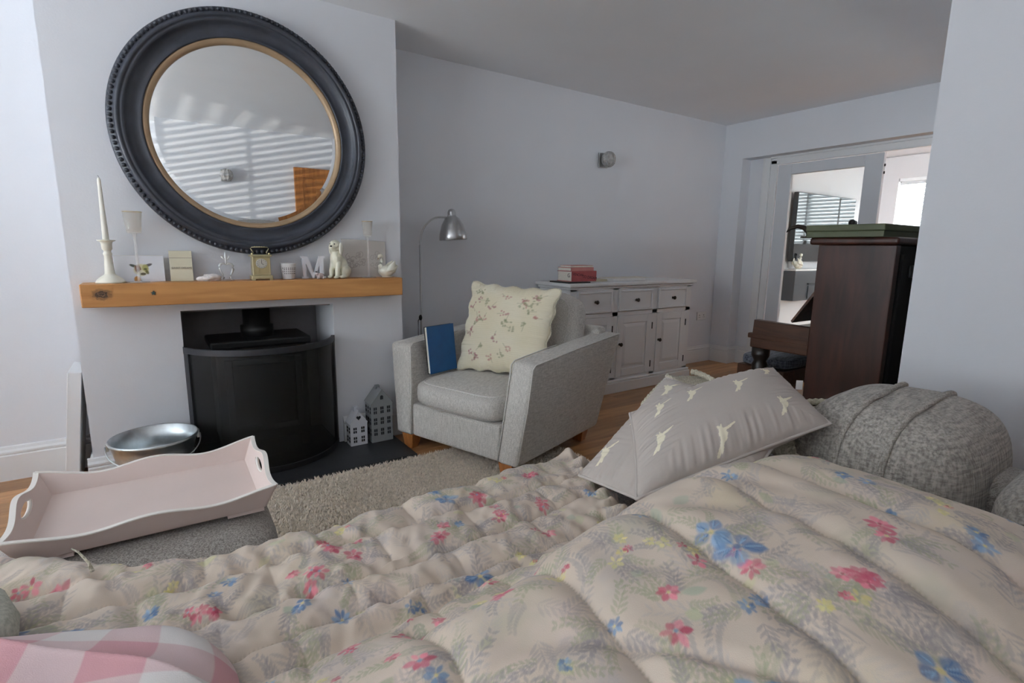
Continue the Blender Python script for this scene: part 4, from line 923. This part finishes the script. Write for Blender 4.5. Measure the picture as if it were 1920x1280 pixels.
# seams
dA = np.full(X.shape, 9.); seamA = [-1.905, -2.035, -1.775, -2.16, -1.62]
for k, s0 in enumerate(seamA): dA = np.minimum(dA, np.abs(Sg-(s0+.018*np.sin(X*4.2+k*1.7)+.010*vn(X*9, 0*X, 40+k))))
row = np.digitize(Sg, np.sort(seamA)); off = (row % 2)*.11
xm = (X+off+.02*vn(X*0+row*3.1, Sg*9, 44)) % .225; dAc = np.minimum(xm, .225-xm)
dA2 = np.minimum(dA, dAc*1.0)
seamB = [.20, .385, .575, .765, .955, 1.135, 1.30, 1.46]; dB = np.full(X.shape, 9.)
for k, x0_ in enumerate(seamB):
    c = x0_+.045*np.sin((flat+2.43)*4.2+.3*k)*(1 if k < 6 else .4)+.010*vn(flat*7, 0*flat, 50+k)+.05*(flat+2.6)*(k-3)/4; dB = np.minimum(dB, np.abs(X-c))
def puff(d, wd): return 1-np.clip(1-d/wd, 0, 1)**2.2
pA = .028*puff(dA, .055)*(.55+.45*puff(dAc, .045)); pB = .020*puff(dB, .060)
wa = (.5+vn((X+.35*Sg)*34, Sg*9, 60))*np.exp(-(dA/.04)**2)*.021+.013*vn((X+.5*Sg)*13, Sg*7, 61)+.006*vn(X*48-Sg*20, Sg*30, 62)
wb = (.5+vn(X*10, (flat+.3*X)*36, 63))*np.exp(-(dB/.04)**2)*.007+.016*vn(X*5+flat*2, flat*6, 64)+.006*vn(X*20+flat*12, flat*13, 66)-.010*np.exp(-(vn(X*3.2+flat*2.2, flat*1.8-X, 67)/.035)**2)
crease = -.020*np.exp(-((flat-yb-.012)/.022)**2)*sstep(.1, .4, X)
disp = (pA+wa)*(1-inB)+(pB+wb)*inB+crease
# right-hand hem of the front part: cut along a line, gathered ruffle
hem = 1.42-.42*(-1.80-Sg); hem = np.where(Sg > -1.8, 1.42, hem)+.010*np.sin(Sg*60)
hd_ = hem-X; isA = Sg > -2.225
ruff = sstep(.10, .0, hd_)*isA
disp = disp+ruff*(.022*np.sin(Sg*95+X*20)*1.0+.012)*(hd_ > -.02)
P = np.stack([X, Yb, Zb], -1)
gx = np.gradient(P, axis=0); gy = np.gradient(P, axis=1); nr = np.cross(gx, gy); nr /= np.linalg.norm(nr, axis=-1, keepdims=True)+1e-9
nr = np.where(nr[..., 2:3] < -.2, -nr, nr)
P = P+nr*disp[..., None]
P[..., 2] -= .05*sstep(.05, 0, hd_)*isA
mask = ~(isA & (hd_ < 0)) & (extra < .22)
# printed flowers, painted in cloth coordinates (x, s)
col = np.ones(X.shape+(3,))*np.array(L(203, 187, 171)[:3])
col *= (1+.05*vn(X*3, Sg*3, 70)[..., None]*np.array([.5, .7, 1.6]))
R9 = random.Random(12)
def win(cx, cy, r):
    return slice(int(np.searchsorted(xs, cx-r)), int(np.searchsorted(xs, cx+r))), slice(int(np.searchsorted(ss, cy-r)), int(np.searchsorted(ss, cy+r)))
def paint(cx, cy, r, fn, c, alpha):
    sl = win(cx, cy, r)
    if col[sl].size == 0: return
    m_ = np.clip(fn(X[sl]-cx, Sg[sl]-cy), 0, 1)*alpha; col[sl] = col[sl]*(1-m_[..., None])+np.array(c[:3])*m_[..., None]
def flower(cx, cy, r, c, dark, npet, cen):
    a0 = R9.random()*6; lt = tuple(min(1, x*1.25+.06) for x in c[:3]); big = r > .03; n_ = npet if big else R9.choice([5, 6, 7, 8])
    for k in range(n_):
        a = a0+2*pi*k/n_+R9.gauss(0, .12); t = R9.random(); q = tuple(x*(1-t)+y_*t for x, y_ in zip(lt if R9.random() < .4 else c[:3], dark[:3])); ln_ = r*R9.uniform(.75, 1.2)
        leaf(cx+.1*r*math.cos(a), cy+.1*r*math.sin(a), ln_, r*(.42 if big else R9.choice([.24, .34, .42])), a, q, R9.uniform(.6, .9))
        if big:
            for z in range(5): leaf(cx+.15*r*math.cos(a), cy+.15*r*math.sin(a), ln_*R9.uniform(.5, .95), r*.05, a+R9.gauss(0, .22), R9.choice([dark, lt, c]), .6)
    paint(cx, cy, r*.5, lambda x, y_: (r*.2-np.hypot(x, y_))/(.1*r), cen if R9.random() < .6 else dark, .75)
def leaf(cx, cy, ln_, wd_, a, c, al):
    ca, sa = math.cos(a), math.sin(a)
    def f(x, y_):
        p = (x*ca+y_*sa)/ln_; q = (-x*sa+y_*ca)/wd_; w_ = np.clip(1-(2*p-1)**2, 0, 1); return (w_-np.abs(q))*2.5*((p > 0) & (p < 1))
    paint(cx, cy, ln_*1.05, f, c, al)
def sprig(cx, cy, ln_, a, c, al, nl=6):
    ca, sa = math.cos(a), math.sin(a)
    for k in range(nl):
        t = (k+.5)/nl; bend = .25*t*t; px, py = cx+ln_*t*(ca-bend*sa), cy+ln_*t*(sa+bend*ca)
        for s_ in (-1, 1): leaf(px, py, ln_*.36*(1-.5*t), .0031, a+bend+s_*.70, c, al)
    leaf(cx, cy, ln_, .0016, a, c, al)
PK, PKD, BL_, BLD, YL, GRN, GRY = L(206, 112, 128), L(172, 60, 86), L(122, 150, 178), L(72, 106, 148), L(212, 196, 128), L(158, 158, 130), L(148, 141, 142)
for k in range(260):
    cx, cy, rr = R9.uniform(XA, XB), R9.uniform(SA, SB_), R9.uniform(.03, .08); sd_ = R9.randint(0, 60)
    paint(cx, cy, rr*1.3, lambda x, y_: np.clip(1-np.hypot(x, y_)/rr, 0, 1)*(1.0+1.6*vn((x+cx)*60, (y_+cy)*60, sd_)), R9.choice([L(182, 176, 154), L(186, 176, 174), L(206, 190, 160), L(176, 168, 164), L(222, 200, 190)]), R9.uniform(.35, .6))
for k in range(1500): sprig(R9.uniform(XA, XB), R9.uniform(SA, SB_), R9.uniform(.05, .11), R9.random()*6.3, R9.choice([GRY, GRY, GRN, L(176, 170, 168), L(142, 138, 140)]), R9.uniform(.22, .48), R9.choice([7, 8, 9, 10]))
for k in range(230): leaf(R9.uniform(XA, XB), R9.uniform(SA, SB_), R9.uniform(.02, .045), R9.uniform(.008, .014), R9.random()*6.3, R9.choice([GRN, L(182, 186, 150), L(160, 172, 150), L(200, 196, 150)]), R9.uniform(.4, .7))
k = 0
spots = []
while k < 260:
    cx, cy = R9.uniform(XA, XB), R9.uniform(SA, SB_)
    if min([math.hypot(cx-p[0], cy-p[1]) for p in spots] or [9]) < .068: 
        k += .02; continue
    spots.append((cx, cy)); k += 1
    kind = R9.random()
    for q in range(R9.choice([5, 6])):
        a = R9.random()*6.3; sprig(cx+.015*math.cos(a), cy+.015*math.sin(a), R9.uniform(.04, .07), a, R9.choice([GRN, GRY]), .55)
    if kind < .45:
        for q in range(R9.choice([2, 3, 3, 4])): flower(cx+R9.gauss(0, .017), cy+R9.gauss(0, .017), R9.uniform(.011, .021), PK, PKD, R9.choice([5, 6, 7]), R9.choice([YL, PKD, BL_]))
    elif kind < .78:
        for q in range(R9.choice([1, 2, 2])): flower(cx+R9.gauss(0, .015), cy+R9.gauss(0, .015), R9.uniform(.011, .020), BL_, BLD, R9.choice([5, 6]), YL)
    elif kind < .86: flower(cx, cy, R9.uniform(.026, .036), BL_, BLD, 5, YL)
    else:
        for q in range(3): flower(cx+R9.gauss(0, .018), cy+R9.gauss(0, .018), R9.uniform(.009, .014), YL, L(200, 196, 140), 5, GRN)
        flower(cx+.022, cy-.01, .009, PK, PKD, 5, PKD)
flower(1.015, -2.60, .042, BL_, BLD, 5, YL); flower(.955, -2.575, .016, PK, PKD, 5, PKD)
stc = np.exp(-(np.where(inB > .5, dB, dA)/.0022)**2)*(.5+.5*np.sign(np.sin((np.where(inB > .5, Sg, X))*900)))*.35
col = col*(1-stc[..., None])+np.array(L(120, 112, 84)[:3])*stc[..., None]
q_ = empty('floral_quilt', (.6, -2.3, .478), 0, 'cream quilted eiderdown printed with pink and blue flowers', 'quilt')
grid_mesh('quilt_cover', P-np.array([.6, -2.3, .478]), PRINT, q_, col, mask)
B().tube([(.155-.6, -1.795+2.3, .05), (.150-.6, -1.785+2.3, .065), (.135-.6, -1.77+2.3, .085), (.125-.6, -1.768+2.3, .095)], [.004, .003, .002, .001], 6).build('loose_thread', KNIT, q_, True)

# ------------------------------------------------------------------ hare cushions, throws
HARE = [(.30, .0), (.36, .10), (.42, .05), (.46, .12), (.50, .30), (.62, .42), (.66, .60), (.60, .70), (.78, .78), (1.0, .95), (.96, .99), (.70, .86), (.52, .80), (.46, .86), (.44, 1.0), (.38, .98), (.38, .86), (.30, .96), (.24, .92), (.32, .78), (.30, .62), (.36, .45), (.34, .30), (.22, .08), (.20, .0)]
def inpoly(x, y_, poly):
    c = np.zeros(x.shape, bool); n_ = len(poly)
    for i in range(n_):
        (x1, y1), (x2, y2) = poly[i], poly[(i+1) % n_]
        c ^= ((y1 > y_) != (y2 > y_)) & (x < (x2-x1)*(y_-y1)/((y2-y1) if y2 != y1 else 1e-9)+x1)
    return c
def hares(pos, W_, H_, size, ang):
    def fn(u, v):
        col = np.ones(u.shape+(3,))*np.array(L(188, 178, 170)[:3]); x = u*W_; y_ = v*H_; col *= (1+.03*vn(x*400, y_*400, 90))[..., None]
        for (cx, cy) in pos:
            ca, sa = math.cos(ang), math.sin(ang); dx, dy = (x-cx*W_)/size, (y_-cy*H_)/size; a = dx*ca+dy*sa+.5; b = -dx*sa+dy*ca+.5
            mk_ = inpoly(a, b, HARE).astype(float)*.9; col = blend(col, mk_, L(246, 238, 212))
        return col
    return fn
D, Cq, Bq, A = (1.205, -2.225, .575), (1.835, -2.355, .685), (2.115, -2.02, .745), (1.495, -1.925, .655)
e = empty('hare_cushion', D, 0, 'taupe cushion printed with cream hares, lying on top', 'cushion', 'hare print cushions')
rel = lambda q: np.array(q)-np.array(D)
o, lp_ = pillow('cover', [rel(D), rel(Cq), rel(Bq), rel(A)], .15, PILL, e, 280, 200, hares([(.13, .30), (.16, .68), (.35, .66), (.43, .10), (.62, .56), (.63, .95), (.80, .2), (.87, .75)], .65, .45, .085, -.15), .007, 0, 7, .03)
B().tube(lp_, .0045, 7, True).build('piping', pm('taupe_piping', L(192, 183, 176), .9), e, True)
B().box((-.001, -.010, 0), (.001, .010, .03), rotm('Z', .8), (.79, .045, .145)).build('sewn_label', CERAMW, e)
E_, F_ = (1.27, -1.95, .515), (1.765, -1.835, .715); G_, H_ = (1.82, -2.27, .69), (1.31, -2.37, .515)
e = empty('hare_cushion', E_, 0, 'second taupe hare cushion tucked underneath at the back', 'cushion', 'hare print cushions'); rel = lambda q: np.array(q)-np.array(E_)
o, lp_ = pillow('cover', [rel(E_), rel(H_), rel(G_), rel(F_)], .11, PILL, e, 200, 180, hares([(.10, .16), (.12, .50), (.16, .82), (.5, .5)], .46, .52, .085, .5), .006, 0, 9, .03)
B().tube(lp_, .0045, 7, True).build('piping', MATS['taupe_piping'], e, True)
# cream knitted throw over the sofa arm
e = empty('knitted_throw', (2.07, -2.0, .60), 0, 'cream knitted throw folded over the right sofa arm', 'throw')
u, v = np.meshgrid(np.linspace(0, 1, 90), np.linspace(0, 1, 120), indexing='ij')
TX = (u-.5)*.46; TY = -.32+v*.66; TZ_ = .028-.9*np.clip(np.abs(TX)-.10, 0, None)**1.25+.030*vn(TX*6, TY*7, 95)+.014*np.sin(TY*24+TX*9)+.003*np.sin(TX*420)
o = grid_mesh('knit', np.stack([TX, TY, TZ_], -1), KNIT, e); md = o.modifiers.new('thick', 'SOLIDIFY'); md.thickness = .02
bd_ = B()
for (tx, zo) in ((-.10, .0), (.06, .004)):
    pts = [(tx+.014*math.sin(y_*9), y_, .044+.030*float(vn(tx*6, y_*7, 95))+.014*math.sin(y_*24+tx*9)+zo) for y_ in np.linspace(-.30, .33, 70)]
    B().tube(pts, [.010+.003*(i % 2) for i in range(70)], 8).build('braided_edge', KNIT, e, True)
# pink gingham cloth and speckled cushion, bottom left
def gingham(u, v):
    a = (np.floor(u*7+.4) % 2); b = (np.floor(v*5) % 2); k = (a+b)/2; c0 = np.array(L(206, 200, 196)[:3]); c1 = np.array(L(194, 146, 150)[:3]); return c0*(1-k[..., None])+c1*k[..., None]
e = empty('gingham_cloth', (.06, -2.165, .515), -.45, 'crumpled pink and white gingham cloth at the bottom left', 'cloth')
u, v = np.meshgrid(np.linspace(0, 1, 200), np.linspace(0, 1, 150), indexing='ij'); qa, qb = 2*u-1, 2*v-1; gx_ = .31*qa*np.sqrt(1-.42*qb*qb); gy_ = .19*qb*np.sqrt(1-.42*qa*qa)
gz_ = .075*np.clip(1-qa**6, 0, 1)*np.clip(1-qb**6, 0, 1)**.7-.026*np.abs(np.sin(gy_*22+gx_*7+2.5*vn(gx_*5, gy_*7, 97)))**.7*np.clip(1-qb**2, 0, 1)*np.clip(1-qa**4, 0, 1)+.024*vn(gx_*9, gy_*16, 98)*np.clip(1-qa**4, 0, 1)+.0
grid_mesh('folds', np.stack([gx_, gy_, gz_], -1), PRINT, e, gingham(u, v))
e = empty('speckled_cushion', (-.105, -1.955, .525), .25, 'small speckled grey cushion at the left edge of the quilt', 'cushion'); soft_box('cover', (0, 0, .02), (.16, .095, .045), SPECK, e, None, .02, 20)

# ------------------------------------------------------------------ piano
PX = 3.2; pn = empty('upright_piano', (PX, -1.77, 0), 0, 'dark mahogany upright piano standing with its end to the sofa', 'piano')
PL = 1.42
bx('end_panel', (0, -.19, .02), (.045, .165, 1.195), MAHOG, pn, .004); bx('end_panel', (PL-.045, -.19, .02), (PL, .165, 1.195), MAHOG, pn, .004)
bx('back', (.045, -.19, .02), (PL-.045, -.165, 1.19), BLACK, pn)
for k in range(4): bx('back_post', (.06+k*.42, -.20, .05), (.13+k*.42, -.19, 1.15), BLACK, pn)
bx('top_lid', (-.025, -.203, 1.195), (PL+.025, .205, 1.232), MAHOG, pn, .014, 4)
bx('upper_panel', (.045, .13, .80), (PL-.045, .15, 1.19), MAHOG, pn, .003); bx('lower_panel', (.045, .10, .10), (PL-.045, .12, .60), MAHOG, pn, .003); bx('toe_rail', (.002, .166, .0), (PL-.002, .20, .10), MAHOGX, pn, .004)
bx('key_bed', (.0, .166, .60), (PL, .50, .665), MAHOGX, pn, .008)
for q in (0, PL-.05):
    B().prism([(.165, .66), (.49, .66), (.485, .765), (.165, .755)], .05, rotm('Z', -pi/2)@np.diag([-1, 1, 1])@np.eye(3), (q, 0, 0)).build('cheek', MAHOGX, pn, False, .003)
    bx('key_slip_end', (q-.005, .168, .655), (q+.055, .515, .685), MAHOGX, pn, .006)
    lg = B().lathe([(.040, 0), (.040, .03), (.026, .05), (.034, .12), (.026, .30), (.040, .44), (.044, .50), (.034, .52), (.05, .55), (.05, .60), (0, .60)], 20, None, (q+.05 if q == 0 else q, .455, 0)); lg.build('leg', DARKW, pn, True)
wk = B().box((.055, .18, .686), (PL-.055, .47, .70)); wk.build('white_keys', PAGES, pn)
bx('key_blocks', (.055, .16, .70), (PL-.055, .30, .715), BLACKP, pn)
fb = B(); V = []; 
Rf = rotm('X', math.atan2(.171, -.107)-pi/2 if False else 0)
fbp = [(.292, .765), (.300, .775), (.192, .945), (.180, .940)]
B().prism([(-y_, z) for y_, z in fbp], PL-.11, rotm('Z', -pi/2)@np.eye(3), (.055, 0, 0)).build('key_lid', MAHOGX, pn)
B().box((.13, -.215, 1.04), (.20, -.20, 1.10)).build('back_handle', BLACKP, pn, False, .006)
# box, clip lamp on the piano
e = empty('green_box', (3.17, -1.91, 1.2325), .0, 'flat dark green tin box on top of the piano', 'box')
bx('body', (0, .0, 0), (.62, .36, .030), GREEN, e, .003); bx('lid', (-.004, -.004, .030), (.624, .364, .062), GREEN, e, .005)
e = empty('metal_bird', (3.25, -1.515, 1.2325), .3, 'curved dark metal bird ornament beside the green box on the piano', 'ornament')
B().lathe([(.035, 0), (.03, .008), (0, .009)], 18).build('base', BRONZE, e, True)
B().tube([(.0, .0, .006), (.005, .0, .03), (.0, .02, .055), (-.01, .05, .062), (-.02, .085, .05), (-.022, .10, .03)], [.008, .011, .013, .012, .009, .002], 10).build('body', BRONZE, e, True)
e = empty('spent_candle', (3.24, -1.71, 1.2325), 0, 'tiny white candle stub on the piano lid', 'candle'); B().lathe([(.006, 0), (.006, .022), (.002, .024), (0, .024)], 12).build('wax', WAX, e, True)
e = empty('piano_bench', (3.78, -1.22, 0), 0, 'wooden piano bench with blue grey brocade seat under the keyboard', 'bench')
soft_box('seat', (0, 0, .475), (.36, .155, .035), BLUEF, e, None, .012, 18); bx('apron', (-.36, -.155, .34), (.36, .155, .44), MAHOGX, e, .006)
for sx in (-1, 1):
    for sy in (-1, 1): bx('leg', (sx*.33-.022, sy*.13-.022, 0), (sx*.33+.022, sy*.13+.022, .34), MAHOGX, e, .004)

# ------------------------------------------------------------------ dining room things
e = empty('television', (7.12, .33, 1.05), 0, 'large black wall television reflecting the window blind', 'television')
bx('casing', (-.70, -.08, 0), (.70, -.03, .78), BLACKP, e, .004); bx('screen', (-.69, -.083, .012), (.69, -.0795, .77), SCREEN, e); bx('bracket', (-.15, -.03, .2), (.15, .0, .6), IRON, e)
e = empty('media_unit', (7.1, .33, .60), 0, 'charcoal wall hung media unit below the television', 'cabinet')
bx('body', (-.72, -.16, 0), (.8, .0, .34), CHAR, e, .003); bx('drawer_front', (-.42, -.172, .02), (.1, -.16, .17), CHAR, e, .003); bx('drawer_front', (.12, -.172, .02), (.76, -.16, .17), CHAR, e, .003); bx('shelf_strip', (-.44, -.18, .185), (.8, -.158, .20), BLACKP, e)
e = empty('white_tray', (6.56, .26, .942), 0, 'thin pale shelf board under the swan on the media unit', 'tray'); bx('board', (-.15, -.075, 0), (.5, .06, .02), CERAMW, e, .004)
swan('swan_ornament', 6.50, .215, .963, 'cream swan ornament under the television in the dining room', 1.35, pi, CERAM)
